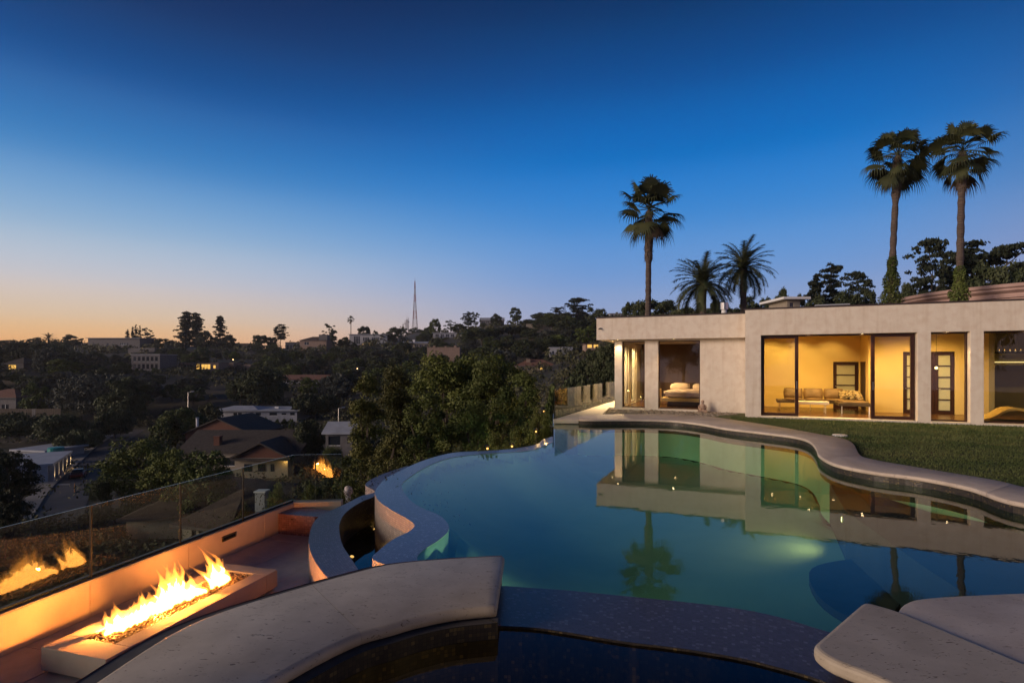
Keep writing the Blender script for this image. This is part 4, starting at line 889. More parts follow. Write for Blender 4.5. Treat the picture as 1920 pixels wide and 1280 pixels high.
def envelope(rs, kind, K):
    cs = []; rr = []
    def ell(c, r, k, br, shell=.55):
        for _ in range(k):
            d = rs.normal(0, 1, 3); d /= np.linalg.norm(d); q = rs.uniform(shell, 1)**.6
            cs.append([c[i]+d[i]*r[i]*q*(1-br/max(r)*.6) for i in range(3)]); rr.append(br*rs.uniform(.6, 1.35))
    if kind == 'broad': ell((0,0,.64), (.42,.42,.33), K, .105)
    elif kind == 'bushy': ell((0,0,.52), (.46,.46,.45), K, .11)
    elif kind == 'oval': ell((0,0,.56), (.30,.30,.42), K, .085)
    elif kind == 'column': ell((0,0,.52), (.16,.16,.46), K, .05)
    elif kind == 'bush': ell((0,0,.42), (.62,.62,.50), K, .15)
    elif kind == 'cypress':
        for _ in range(K): z = rs.uniform(.05, .98); r = .075*(1-z)**.5+.008; a = rs.uniform(0, 6.28); cs.append([r*.6*math.cos(a), r*.6*math.sin(a), z]); rr.append(r*.7+.01)
    elif kind == 'cedar':
        for _ in range(K):
            z = rs.uniform(.10, .97); R_ = .28*(1-z)**.55*(.75+.35*math.sin(z*40)); a = rs.uniform(0, 6.28); q = rs.uniform(.2, 1)
            cs.append([R_*q*math.cos(a), R_*q*math.sin(a), z-.03*q]); rr.append(.062*rs.uniform(.6, 1.2))
    elif kind == 'pine':
        for L in range(9):
            z = .42+.55*L/8; R_ = .40*math.sin(math.pi*min(1, (1-(z-.30)/.78)))**.7 if z < .98 else .1
            for _ in range(K//9):
                a = rs.uniform(0, 6.28); q = rs.uniform(.25, 1)*R_*rs.uniform(.6, 1.1); cs.append([q*math.cos(a), q*math.sin(a), z+rs.uniform(-.02, .03)]); rr.append(.075*rs.uniform(.6, 1.3))
    elif kind == 'loose':
        for _ in range(K):
            a = rs.uniform(0, 6.28); z = rs.uniform(.40, .95); R_ = .36*math.sin(math.pi*(z-.3)/.75)*rs.uniform(.3, 1.05); cs.append([R_*math.cos(a), R_*math.sin(a), z]); rr.append(.078*rs.uniform(.5, 1.2))
    return cs, rr
PROTO = {}
SPEC = {'broad': (46, 5200, .017, 1), 'bushy': (50, 5200, .018, 1), 'oval': (50, 4200, .015, 1), 'column': (60, 3500, .011, 1), 'bush': (30, 3600, .028, 1), 'cypress': (60, 1800, .011, 1.5),
        'cedar': (130, 5200, .012, .6), 'pine': (99, 4800, .013, .5), 'loose': (30, 2200, .014, .7)}
WID = {'broad': .95, 'bushy': 1.0, 'oval': .66, 'column': .37, 'bush': 1.35, 'cypress': .15, 'cedar': .40, 'pine': .78, 'loose': .74}
def proto(kind, var, dense=False, leaf='leaf_dark'):
    key = (kind, var, dense, leaf)
    if key in PROTO: return PROTO[key]
    base = (kind, var, dense)
    if base not in PROTO:
        rs = np.random.RandomState(sum(map(ord, kind))*7+var*31+(5 if dense else 0)); K, n, sz, fl = SPEC[kind]
        if dense: K = int(K*1.8); n = int(n*5.5); sz *= .62
        else: sz *= 1.75; n = int(n*1.15)
        cs, rr = envelope(rs, kind, K)
        if dense: rr = [r*.9 for r in rr]
        v = blobs(rs, cs, rr, n, sz, fl)
        tb = MB(); ztop = {'bush': .5, 'column': .8, 'cypress': .8}.get(kind, .82); wv = lambda z: (.02*math.sin(z*5+var), .02*math.cos(z*4+var))
        tb.tube([(*wv(z), z) for z in np.linspace(-.06, ztop, 9)], [.020*(1-.8*i/8) for i in range(9)], 7)
        for c, r in list(zip(cs, rr))[::max(1, len(cs)//12)]:
            zb = max(.1, c[2]-.22*rs.uniform(.5, 1)); w = wv(zb); m = [(w[0]+c[0])/2, (w[1]+c[1])/2, (zb+c[2])/2-.01]; tb.tube([(w[0], w[1], zb), m, c], [.008, .005, .002], 5, cap=False)
        me = bpy.data.meshes.new('trunk'); me.from_pydata(tb.v, [], tb.f); me.materials.append(M['bark']); PROTO[base] = (v, me)
    v, tm = PROTO[base]; PROTO[key] = (npmesh('crown', v, 4, M[leaf]), tm); return PROTO[key]
def tree(kind, px, ytop, d, wpx, label, leaf='leaf_dark', var=None, dense=False, group=None, name=None, zb=None, cat=None):
    x = (px-CX)/F*d; z1 = EYE-(ytop-HY)/F*d; z0 = ground_z(x, d) if zb is None else zb
    H = max(1.5, z1-z0); w = wpx*d/F/WID[kind]
    if kind in ('bush',): w = wpx*d/F/1.35
    nm = name or {'bush': 'shrub', 'cedar': 'cedar_tree', 'pine': 'pine_tree', 'cypress': 'cypress_tree', 'column': 'columnar_tree', 'loose': 'airy_tree'}.get(kind, 'broadleaf_tree')
    t = thing(nm, label, cat or ('shrub' if kind == 'bush' else 'tree'), (x, d, z0), rnd(0, 6.28), group)
    cm, tm = proto(kind, random.randint(0, 2) if var is None else var, dense, leaf)
    for n_, me in (('crown', cm), ('trunk', tm)): o = place(bpy.data.objects.new(n_, me), t); o.scale = (w, w, H)
    return t
random.seed(21)
# the wood just beyond the overflow edge
NG = dict(dense=True)
def big_tree(px, ytop, d, wpx, label, leaf, seed, zc=.58, hz=.42, n=24000, size=.062, name='broadleaf_tree', K=95):
    rs = np.random.RandomState(seed); x = (px-CX)/F*d; z1 = EYE-(ytop-HY)/F*d; z0 = ground_z(x, d); z0 = max(z0, z1-1.5*wpx*d/F) if d > 60 else z0; H = z1-z0; r = wpx*d/F/2
    t = thing(name, label, 'tree', (x, d, z0)); cs = []; rr = []
    while len(cs) < K:
        q = rs.normal(0, 1, 3); q /= (np.hypot(q[0], q[1])**3.2+abs(q[2])**3.2)**(1/3.2); f = rs.uniform(.35, 1)**.5; br = r*rs.uniform(.17, .32)*(1.6 if wpx < 100 and d < 30 else 1)
        w = r*(1+.16*math.sin(3*math.atan2(q[1], q[0])+seed)); cs.append([q[0]*(w-br)*f, q[1]*(w-br)*f, H*zc+q[2]*(H*hz-br*.8)*f]); rr.append(br)
    v = blobs(rs, cs, rr, int(n*(1.7 if d < 40 else 1.2)), size*(.95 if d < 40 else 1.2), 1.0, asp=.48, up=.15, rnd_n=.7)
    place(bpy.data.objects.new('crown', npmesh('crown', v, 4, M[leaf])), t)
    b = MB(); b.tube([(.08*math.sin(z*3), .08*math.cos(z*2), z*H) for z in np.linspace(-.06, .8, 9)], [.20*(1-.8*i/8) for i in range(9)], 8)
    for c in cs[::7]: zb = max(.1, c[2]-H*.2); b.tube([(0, 0, zb), (c[0]*.5, c[1]*.5, (zb+c[2])/2), c], [.08, .05, .02], 5, cap=False)
    b.build('trunk', M['bark'], t); return t
big_tree(688, 702, 17.0, 84, 'tall narrow leafy tree at the near left end of the trees below the pool', 'leaf_near', 1, .54, .46, 22000, .045, 'poplar_tree')
big_tree(748, 668, 19.5, 92, 'tall leafy tree second from the left in the trees below the pool', 'leaf_near', 2, .54, .46, 22000, .048, 'poplar_tree')
big_tree(835, 652, 26.0, 200, 'wide yellow green tree, highest crown in the trees below the pool', 'leaf_bright', 3, .60, .40, 30000, .07)
big_tree(918, 664, 24.0, 190, 'wide green tree behind the middle of the overflow edge', 'leaf_green', 4, .58, .42, 28000, .066)
big_tree(982, 698, 21.0, 116, 'lower green tree to the left of the far glass railing', 'leaf_green', 5, .56, .44, 18000, .055)
big_tree(800, 735, 19.0, 120, 'dark leafy tree between the tall narrow trees and the overflow edge', 'leaf_green', 6, .54, .46, 20000, .05)
big_tree(888, 745, 20.0, 150, 'shaded tree low down behind the curve of the overflow edge', 'leaf_green', 7, .54, .46, 22000, .05)
big_tree(935, 642, 34.0, 50, 'airy yellow green tree rising above the middle of the near wood', 'leaf_bright', 8, .7, .28, 6000, .075, K=24)
big_tree(720, 782, 15.0, 130, 'dark leafy tree filling the gap above the catch basin', 'leaf_near', 9, .52, .48, 20000, .04)
big_tree(655, 835, 13.5, 84, 'dark leafy tree behind the end of the fire terrace railing', 'leaf_green', 10, .52, .48, 14000, .036)
# shrubs at the overflow edge
tree('bush', 1010, 757, 15.6, 62, 'warm lit shrub at the foot of the far glass railing', 'leaf_bright', 0, zb=-1.6, **NG)
tree('bush', 975, 785, 15.0, 90, 'dark flowering shrub beside the far end of the overflow edge', 'leaf_green', 1, zb=-1.6, **NG)
tree('bush', 925, 806, 13.8, 80, 'low shrub with a garden lamp, along the overflow edge', 'leaf_green', 2, zb=-1.6, **NG)
tree('bush', 862, 826, 12.5, 56, 'smallest low shrub along the middle of the overflow edge', 'leaf_dark', 0, zb=-1.4, **NG)
tree('bush', 590, 892, 9.6, 70, 'yellow green shrub behind the corner panes of the fire terrace', 'leaf_bright', 1, zb=-1.6, **NG)
tree('bush', 520, 918, 9.6, 66, 'yellow green shrub behind the fourth pane of the fire terrace railing', 'leaf_bright', 2, zb=-1.7, **NG)
tree('bush', 655, 890, 10.4, 66, 'green shrub around the white dome lamp by the catch basin', 'leaf_green', 0, zb=-1.7, **NG)
tree('bush', 455, 948, 9.4, 60, 'low shrub behind the third pane of the fire terrace railing', 'leaf_near', 1, zb=-1.9, **NG)
tree('bush', 700, 880, 10.6, 50, 'green shrub tucked against the outer curve of the pool wall', 'leaf_green', 2, zb=-1.6, **NG)
# valley trees
for a in [
 ('bushy', 190, 888, 48, 44, 'dark small tree between the road and the bright leafy tree', 'leaf_dark', 'D'),
 ('bushy', -50, 850, 46, 120, 'dark tree at the left edge below the white lit house', 'leaf_dark', 'D'),
 ('pine', 12, 925, 34, 60, 'small dark conifer just above the left end of the glass railing', 'needle', ''),
 ('bushy', 622, 824, 62, 56, 'green tree in front of the white shed', 'leaf_green', 'D'),
 ('bushy', 630, 845, 40, 70, 'dark tree left of the tall narrow trees', 'leaf_dark', 'D'),
 ('bushy', 130, 720, 160, 70, 'dark tree at the left of the large grey tree', 'leaf_grey', 'D'),
 ('bush', 308, 780, 108, 60, 'green shrub where the road disappears', 'leaf_green', ''),
 ('bush', 395, 750, 128, 50, 'brown green hedge left of the flat white house', 'scrub', ''),
 ('bushy', 580, 705, 175, 40, 'green tree in front of the low red roof', 'leaf_green', ''),
 ('bushy', 650, 690, 170, 60, 'dark tree left of the yellow green wood, upper', 'leaf_dark', ''),
 ('bushy', 30, 700, 190, 46, 'green tree left of the red tiled roof corner', 'leaf_green', ''),
 ('bushy', 66, 712, 150, 50, 'yellow green tree in the garden with the wooden fence', 'leaf_green', ''),
 ('bushy', 100, 700, 175, 44, 'green garden tree right of the red roof corner', 'leaf_green', ''),
 ('bush', 300, 692, 250, 70, 'clipped hedge below the grey stepped house', 'leaf_green', ''),
 ('bush', 365, 694, 255, 80, 'clipped hedge below the peach house with lit windows', 'leaf_green', ''),
 ('bush', 430, 696, 255, 70, 'clipped hedge right of the peach house', 'leaf_green', ''),
]: tree(a[0], a[1], a[2], a[3], a[4], a[5], a[6], dense=(a[7] == 'D'))
big_tree(262, 812, 52, 150, 'bright leafy tree beside the road, above the glass railing', 'leaf_bright', 21, .52, .47, 12000, 0.109)
big_tree(328, 834, 50, 116, 'yellow green bushy tree in front of the grey shingled roof', 'leaf_bright', 22, .52, .47, 12000, 0.105)
big_tree(388, 830, 48, 112, 'dark bushy tree in front of the grey shingled roof, left of the gable', 'leaf_green', 23, .52, .47, 12000, 0.101)
big_tree(12, 838, 50, 104, 'dark tree in front of the white lit house in the left corner', 'leaf_dark', 24, .52, .47, 12000, 0.105)
big_tree(577, 786, 88, 60, 'dense dark tree between the gabled house and the white shed', 'leaf_dark', 25, .52, .47, 12000, 0.185)
big_tree(590, 736, 140, 92, 'large dark round tree right of the flat white house', 'leaf_dark', 26, .52, .47, 12000, 0.294)
big_tree(490, 684, 160, 98, 'large dark round tree above the flat white house', 'leaf_dark', 27, .52, .47, 12000, 0.336)
big_tree(178, 692, 150, 140, 'large grey leafed tree above the bend of the road', 'leaf_grey', 28, .52, .47, 12000, 0.315)
big_tree(236, 704, 140, 92, 'dark tree at the right of the large grey tree above the road', 'leaf_dark', 29, .52, .47, 12000, 0.294)
big_tree(35, 772, 118, 110, 'dark tree bank behind the white lit house, left part', 'leaf_dark', 30, .52, .47, 12000, 0.248)
big_tree(115, 776, 112, 100, 'dark tree bank behind the white lit house, right part', 'leaf_dark', 31, .52, .47, 12000, 0.235)
big_tree(148, 806, 104, 80, 'low dark tree overhanging the drive of the white lit house', 'leaf_dark', 32, .52, .47, 12000, 0.218)
big_tree(214, 768, 122, 66, 'dark tree at the top of the road on its left side', 'leaf_dark', 33, .52, .47, 12000, 0.256)
big_tree(345, 764, 112, 96, 'broad green shrub below the street lamp', 'leaf_green', 34, .52, .47, 12000, 0.235)
big_tree(632, 700, 165, 62, 'grey green round tree right of the low red roof', 'leaf_grey', 35, .52, .47, 12000, 0.346)
# skyline
SKY = [
 ('bushy', 10, 637, 430, 44, 'dark round tree at the left edge of the skyline'), ('bushy', 68, 632, 440, 32, 'dark round tree left of the feathery palm on the skyline'),
 ('bushy', 40, 641, 440, 30, 'low dark tree between the two leftmost skyline trees'), ('bushy', 110, 640, 430, 34, 'low dark tree just right of the feathery skyline palm'),
 ('bushy', 137, 626, 420, 36, 'dark round tree left of the grey flat roofed house'), ('cypress', 239, 617, 440, 8, 'single small cypress on the roofline of the grey house'),
 ('cypress', 249, 611, 440, 6, 'left cypress of the close row of three'), ('cypress', 255, 608, 441, 7, 'middle cypress of the close row of three'), ('cypress', 262, 610, 440, 6, 'right cypress of the close row of three'),
 ('loose', 276, 614, 440, 24, 'airy tree right of the row of cypresses'), ('bushy', 283, 632, 425, 30, 'dark tree below the airy tree by the cypresses'), ('bushy', 308, 634, 420, 40, 'dark round tree between the cypresses and the tall cedars'),
 ('cedar', 349, 583, 400, 40, 'tall cedar, left one of the touching pair'), ('cedar', 368, 585, 402, 40, 'tall cedar, right one of the touching pair'), ('bushy', 384, 620, 395, 34, 'dark tree at the right foot of the cedar pair'),
 ('cedar', 413, 590, 410, 30, 'single tall cedar right of the pair'), ('bushy', 430, 626, 405, 30, 'round dark tree at the foot of the single cedar'), ('bushy', 402, 632, 405, 30, 'dark tree between the cedar pair and the single cedar'),
 ('broad', 488, 626, 430, 32, 'airy round tree at the right end of the long dark roof'), ('broad', 509, 630, 430, 24, 'small round tree left of the bent pine'), ('pine', 526, 609, 435, 34, 'bent airy pine above the white arched house'),
 ('loose', 618, 606, 430, 30, 'airy tree behind the chimney of the hip roofed house'), ('bushy', 620, 627, 415, 32, 'dark dense tree at the right end of the hip roofed house'), ('bushy', 646, 631, 415, 30, 'dark dense tree left of the thin skyline palm'),
 ('broad', 682, 609, 440, 28, 'round ball shaped tree in front of the pale terrace house'), ('bushy', 704, 619, 430, 14, 'small bushy tree in front of the pale terrace house'), ('bushy', 740, 613, 440, 36, 'dark tree at the left foot of the mast hill'),
 ('bushy', 722, 624, 430, 24, 'dark tree at the right end of the pale terrace house'), ('bushy', 815, 596, 480, 26, 'pointed bright green tree right of the tall mast'), ('loose', 845, 600, 480, 28, 'airy tree between the mast hill and the wooded ridge'),
 ('bushy', 800, 612, 520, 26, 'dark low tree at the right foot of the tall mast'), ('bushy', 862, 606, 470, 40, 'dark tree at the left end of the wooded ridge'), ('pine', 878, 586, 460, 30, 'dark pine at the left end of the wooded ridge'),
 ('loose', 892, 584, 470, 22, 'airy tree left of the ridge house with the pale roof'), ('bushy', 930, 587, 470, 26, 'small tree behind the ridge house with the pale roof'), ('oval', 967, 575, 440, 26, 'dark oval tree standing above the middle of the ridge'),
 ('broad', 1018, 585, 430, 56, 'wide flat topped tree on the ridge above the retaining wall'), ('pine', 1048, 576, 400, 34, 'dark pine left of the tallest ridge tree'), ('pine', 1082, 559, 330, 56, 'tallest ragged pine on the ridge left of the house'),
 ('bushy', 1124, 577, 300, 40, 'dark round tree right of the tallest ridge pine'), ('loose', 1106, 574, 300, 20, 'thin bare topped tree beside the tallest ridge pine'), ('bushy', 992, 598, 400, 50, 'dark tree below the flat topped ridge tree'),
 ('bushy', 1075, 598, 280, 90, 'big dark tree mass beneath the tallest ridge pine'), ('bushy', 1135, 600, 250, 60, 'green tree just left of the fascia of the house'), ('broad', 905, 612, 330, 90, 'large dark round tree on the slope below the ridge houses'),
 ('broad', 960, 612, 330, 90, 'large dark round tree left of the bare cliff'), ('bushy', 838, 640, 330, 40, 'dark tree around the white terraced house'), ('bushy', 756, 640, 330, 40, 'dark tree left of the low pale roof'),
 ('broad', 1180, 561, 130, 34, 'small dark round tree left of the first tall palm'), ('broad', 1228, 557, 120, 96, 'wide dark tree behind the trunk of the first tall palm'), ('bushy', 1285, 574, 110, 60, 'dark shrubby tree between the first palm and the date palms'),
 ('bushy', 1345, 562, 115, 60, 'dark tree behind the two date palms'), ('bushy', 1400, 552, 120, 50, 'dark tree right of the date palms'), ('bushy', 1432, 556, 120, 40, 'low dark tree right of the roof flue'),
 ('bushy', 1466, 538, 115, 38, 'dark ragged tree left of the roof terrace'), ('bushy', 1497, 548, 118, 30, 'low dark tree left of the three tall conifers'), ('cedar', 1530, 511, 110, 44, 'left conifer of three behind the roof'),
 ('pine', 1560, 498, 112, 56, 'middle and tallest conifer of three behind the roof'), ('pine', 1608, 511, 108, 60, 'right conifer of three behind the roof'), ('bushy', 1585, 545, 100, 70, 'dark low tree at the foot of the three conifers'),
 ('bushy', 1632, 540, 100, 40, 'dark tree left of the ivy covered palm'), ('bushy', 1530, 550, 98, 60, 'dark low tree at the left foot of the three conifers'), ('oval', 1704, 523, 95, 34, 'small dark conifer left of the umbrella pine'),
 ('pine', 1748, 451, 90, 90, 'large umbrella pine between the two right palms'), ('bushy', 1690, 545, 92, 50, 'low dark tree between the umbrella pine and the ivy palm'), ('cedar', 1822, 449, 92, 96, 'layered dark cedar right of the last palm'),
 ('pine', 1885, 463, 90, 110, 'broad dark pine at the right edge'), ('bushy', 1855, 490, 88, 90, 'dark tree between the cedar and the broad pine above the round building'), ('bushy', 1925, 480, 86, 90, 'dark tree in the right corner above the round building'),
 ('bushy', 1785, 500, 95, 80, 'dark tree behind the trunk of the last palm'), ('bushy', 1110, 655, 70, 80, 'dark bank tree beyond the far glass railing'), ('bushy', 1140, 640, 60, 60, 'dark tree just left of the wing of the house'),
 ('bush', 1085, 690, 60, 90, 'shrub on the bank above the far glass railing'), ('bush', 1040, 708, 48, 60, 'light green shrub left of the far glass railing'), ('bushy', 1165, 660, 52, 60, 'dark tree behind the left corner of the house'),
]
for k, px, yt, d, w, lab in SKY: tree(k, px, yt, d, w, lab, 'needle' if k in ('cedar', 'pine', 'cypress') else ('leaf_green' if 'green' in lab else 'leaf_dark'))
# wooded slopes: trees nothing tells apart
random.seed(5)
ZN = [('dark bushy tree among the woods below the left skyline houses', 'trees on the left slope', -60, 460, 165, 430, 80), ('dark bushy tree among the woods under the hip roofed house and the mast', 'trees on the middle slope', 460, 800, 175, 440, 85),
      ('dark bushy tree in the woods below the ridge, left of the house', 'trees on the ridge slope', 790, 1110, 140, 380, 75), ('dark tree on the hillside behind the roof of the house', 'trees behind the roof', 1150, 1990, 75, 150, 26)]
HOLES = []; HN = []

# garden behind the viewpoint: it shows only mirrored in the windows
for i, (x, y, h, w) in enumerate([(-29,-15,13,9),(-21,-18,15,9),(-14,-17,14,9),(-7,-20,17,10),(1,-18,13,8),(9,-21,18,10),(17,-18,14,9)]):
    cm, tm = proto('bushy', i % 3, True, 'leaf_dark'); t = thing('garden_tree', 'dark garden tree mirrored in the windows of the house', 'tree', (x, y, -1), i, 'trees mirrored in the windows')
    for n_, me in (('crown', cm), ('trunk', tm)): o = place(bpy.data.objects.new(n_, me), t); o.scale = (w, w, h)

# ------------------------------------------------------------------ far buildings
def fhouse(label, px0, px1, ye, yb, d, dep=9, roof='flat', wall='wall_cream', rmat='roof_shingle', rh=1.6, wins=(), rot=0.0, ov=.5, name='hill_house', chim=(), extra=None, cat='house', ridge='x'):
    if d > 140:
        best = None
        for k in range(60):
            dd = d*(.62+.015*k); pc_ = (px0+px1)/2; g = ground_z((pc_-CX)/F*dd, dd); e = abs(EYE-(yb-HY)/F*dd-g)+abs(dd-d)*.004
            if best is None or e < best[0]: best = (e, dd)
        d = best[1]
    W = (px1-px0)/F*d; z1 = EYE-(ye-HY)/F*d; z0 = EYE-(yb-HY)/F*d; H = z1-z0
    HOLES.append(((px0+px1)/2, (px1-px0)/2, min(ye, yb)-8, yb, d)); HN.append(label)
    t = thing(name, label, cat, ((((px0+px1)/2)-CX)/F*d, d, z0), rot)
    x0, x1 = -W/2, W/2
    hs = [(x0+a*W, x0+b_*W, c*H, e*H) for a, b_, c, e, *_ in wins]
    hd = MB(); ext_ = max(.6, min(5, z0-ground_z(t.location.x, d)+1))
    holed('wall', x0, x1, -ext_, H, 0, .3, hs, M[wall], parent=t)
    b = MB(); b.box(x0+.001, x1-.001, .301, dep, -ext_, H); b.build('rear_walls', M[wall], t)
    for (a, c, e, f_), w in zip(hs, wins):
        b = MB(); b.box(a, c, .10, .16, e, f_); q = b.build('window', M['pane_lit'] if len(w) > 4 and w[4] == 'lit' else M['pane_dark'], t)
        n = max(1, round((c-a)/1.3)); b = MB()
        for i in range(1, n): x = a+(c-a)*i/n; b.box(x-.05, x+.05, .04, .09, e, f_)
        b.box(a, c, .03, .095, e, e+.08)
        b.build('frame', M['white'], q)
    if roof == 'flat':
        b = MB(); b.box(x0-ov, x1+ov, -ov, dep+ov, H+.001, H+.30); b.build('roof', M[rmat], t)
    elif roof == 'hip':
        r = min(dep, W)/2*.98; b = MB(); A = [(x0-ov,-ov,H),(x1+ov,-ov,H),(x1+ov,dep+ov,H),(x0-ov,dep+ov,H)]
        c0 = (x0-ov+r+ov if W > dep else 0, dep/2, H+rh); c1 = (x1+ov-r-ov if W > dep else 0, dep/2, H+rh)
        b.add(A+[c0, c1], [(0,1,5,4),(1,2,5),(2,3,4,5),(3,0,4),(3,2,1,0)]); b.build('roof', M[rmat], t)
        b = MB(); b.box(x0-ov, x1+ov, -ov-.04, -ov-.001, H-.18, H+.02); b.build('fascia', M['roof_edge'] if rmat == 'roof_dark' else M['wall_grey'], t)
    elif roof == 'gable':
        b = MB(); th = .22
        if ridge == 'y':
            b.add([(x0-ov,-ov,H-ov*.35),(0,-ov,H+rh),(x1+ov,-ov,H-ov*.35),(x0-ov,dep+ov,H-ov*.35),(0,dep+ov,H+rh),(x1+ov,dep+ov,H-ov*.35)]+[(x0-ov,-ov,H-ov*.35+th),(0,-ov,H+rh+th),(x1+ov,-ov,H-ov*.35+th),(x0-ov,dep+ov,H-ov*.35+th),(0,dep+ov,H+rh+th),(x1+ov,dep+ov,H-ov*.35+th)],
                  [(6,7,10,9),(7,8,11,10),(0,3,4,1),(1,4,5,2),(0,1,7,6),(1,2,8,7),(3,9,10,4),(4,10,11,5),(0,6,9,3),(2,5,11,8)]); b.build('roof', M[rmat], t)
            b = MB(); b.add([(x0,0.02,H),(x1,.02,H),(0,.02,H+rh-.01),(x0,dep-.02,H),(x1,dep-.02,H),(0,dep-.02,H+rh-.01)], [(0,1,2),(5,4,3)]); b.build('gable', M['brickwood'], t)
        else:
            b.add([(x0-ov,-ov,H-.1),(x1+ov,-ov,H-.1),(x0-ov,dep/2,H+rh),(x1+ov,dep/2,H+rh),(x0-ov,dep+ov,H-.1),(x1+ov,dep+ov,H-.1)]+[(x0-ov,-ov,H-.1+th),(x1+ov,-ov,H-.1+th),(x0-ov,dep/2,H+rh+th),(x1+ov,dep/2,H+rh+th),(x0-ov,dep+ov,H-.1+th),(x1+ov,dep+ov,H-.1+th)],
                  [(6,7,9,8),(8,9,11,10),(0,2,3,1),(2,4,5,3),(0,1,7,6),(4,10,11,5),(0,6,8,2),(2,8,10,4),(1,3,9,7),(3,5,11,9)]); b.build('roof', M[rmat], t)
            b = MB(); b.add([(x0+.01,0,H),(x0+.01,dep,H),(x0+.01,dep/2,H+rh-.01),(x1-.01,0,H),(x1-.01,dep,H),(x1-.01,dep/2,H+rh-.01)], [(0,2,1),(3,4,5)]); b.build('gable', M['brickwood'], t)
    rf = [c for c in t.children if c.name.startswith('roof')]
    for (cx_, cy_, cw, ch, cm) in chim:
        b = MB(); b.box(x0+cx_*W-cw/2, x0+cx_*W+cw/2, cy_*dep-cw/2, cy_*dep+cw/2, H, H+ch); b.box(x0+cx_*W-cw/2-.08, x0+cx_*W+cw/2+.08, cy_*dep-cw/2-.08, cy_*dep+cw/2+.08, H+ch+.001, H+ch+.15); b.build('chimney', M[cm], rf[0] if rf else t)
    if extra: extra(t, x0, x1, H, W)
    if d > 100:
        nb = max(2, int((px1-px0)/14))
        for i in range(nb):
            px = px0+(px1-px0)*(i+rnd(.2, .8))/nb; dd_ = d-rnd(2, 5)*d/150; hh = rnd(1.5, 5)*d/200
            tree('bushy', px, yb-rnd(.02, .35)*(yb-ye), dd_, rnd(14, 24), 'dark bush at the foot of the '+' '.join(label.split()[:9]), random.choice(['leaf_dark', 'leaf_green']), group='bushes in front of the '+' '.join(label.split()[:9]), zb=z0-rnd(3, 5), cat='shrub', name='shrub')
    return t
row = lambda n, z0, z1, fill=.6, lo=.05, hi=.95, lit=(): [(lo+(hi-lo)*(i+.5-fill/2)/n, lo+(hi-lo)*(i+.5+fill/2)/n, z0, z1)+(('lit',) if i in lit else ()) for i in range(n)]
def louver(t, x0, x1, H, W): pass
# valley houses
fhouse('long house with dark red gable wall and grey roof behind the shingled house', 345, 474, 813, 845, 108, 12, 'gable', 'brickwood', 'roof_shingle', 2.9, rot=-.06, ridge='y', wins=[(.72,.86,.3,.7)])
def ext(t, x0, x1, H, W):      # gabled front wing with the lamp
    b = MB(); a, c = x0+.56*W, x1-.2; b.box(a, c, -3.6, -.002, -5, H-.2); b.build('wing_wall', M['wall_cream'], t)
    m_ = (a+c)/2; b = MB(); b.add([(a-.6,-4.2,H-.35),(m_,-4.2,H+1.9),(c+.6,-4.2,H-.35),(a-.6,3.5,H-.35),(m_,3.5,H+1.9),(c+.6,3.5,H-.35)]+[(a-.6,-4.2,H-.1),(m_,-4.2,H+2.15),(c+.6,-4.2,H-.1),(a-.6,3.5,H-.1),(m_,3.5,H+2.15),(c+.6,3.5,H-.1)],
          [(6,7,10,9),(7,8,11,10),(0,3,4,1),(1,4,5,2),(0,1,7,6),(1,2,8,7),(0,6,9,3),(2,5,11,8)]); b.build('wing_roof', M['roof_shingle'], t)
    b = MB(); b.add([(a,-3.62,H-.2),(c,-3.62,H-.2),(m_,-3.62,H+1.75)], [(0,1,2)]); b.build('gable', M['brickwood'], t)
    b = MB(); b.box(a-.6, c+.6, -5.0, -3.65, H-.42, H-.25); b.build('porch_roof', M['roof_shingle'], t)
    for u in (.18, .44, .68):
        b = MB(); b.box(a+(c-a)*u, a+(c-a)*u+(1.1 if u < .6 else .5), -3.66, -3.602, H-2.2, H-1.1); b.build('window', M['pane_dark'], t)
    b = MB(); b.lathe([(0,0),(.10,.03),(.08,.14),(0,.18)], (c-.05, -3.75, H-.65), 8); b.build('wall_lamp', M['bulb_far'], t)
    mw = t.matrix_world; p = Vector(t.location)+Vector((c-.25, -4.1, H-.7)); lamp('wall_lamp_light', 'POINT', p, 55, (1,.55,.16), t, size=.08)
fhouse('grey shingled house with red gable and a lamp lit cream wall', 338, 560, 848, 880, 84, 11, 'gable', 'wall_cream', 'roof_shingle', 2.6, wins=[(.36,.46,.2,.7)], chim=[(.27,.15,.9,2.2,'brickwood')], extra=ext)
q = thing('vent_pipe', 'short pale blue vent pipe on the slope of the red gabled roof', 'vent pipe', D(370, 799, 109)); b = MB(); b.tube([(0,0,-1),(0,0,1.5)], .25, 10); b.build('pipe', M['white'], q)
b = MB(); b.lathe([(.32,1.5),(.32,1.75),(0,1.85)], n=10); b.build('cap', M['metal'], q)
fhouse('long low white house with a pale flat roof in the valley', 414, 556, 770, 787, 135, 10, 'flat', 'wall_white', 'roof_white', rot=.03, ov=.9, wins=[(.17,.28,.45,.8),(.33,.35,.35,.75),(.46,.53,.45,.8),(.64,.74,.45,.8),(.80,.86,.5,.75),(.91,.97,.45,.8)],
       chim=[(.24,.4,.8,.6,'metal'),(.66,.4,.9,.6,'white')], extra=lambda t,x0,x1,H,W: (lambda b: (b.add([(x0-1,-1,H+.302),(x0+W*.52,-1,H+.302),(x0+W*.52,9,H+.302),(x0-1,9,H+.302),(x0+2,3,H+1.1),(x0+W*.52-3,3,H+1.1)], [(0,1,5,4),(1,2,5),(2,3,4,5),(3,0,4)]), b.build('raised_roof', M['roof_white'], t)))(MB()))
fhouse('small white roofed shed between the dark trees', 611, 660, 812, 838, 84, 6, 'gable', 'wall_grey', 'roof_white', 1.3, wins=[(.1,.55,.1,.8)], rot=.05, name='shed', cat='shed')
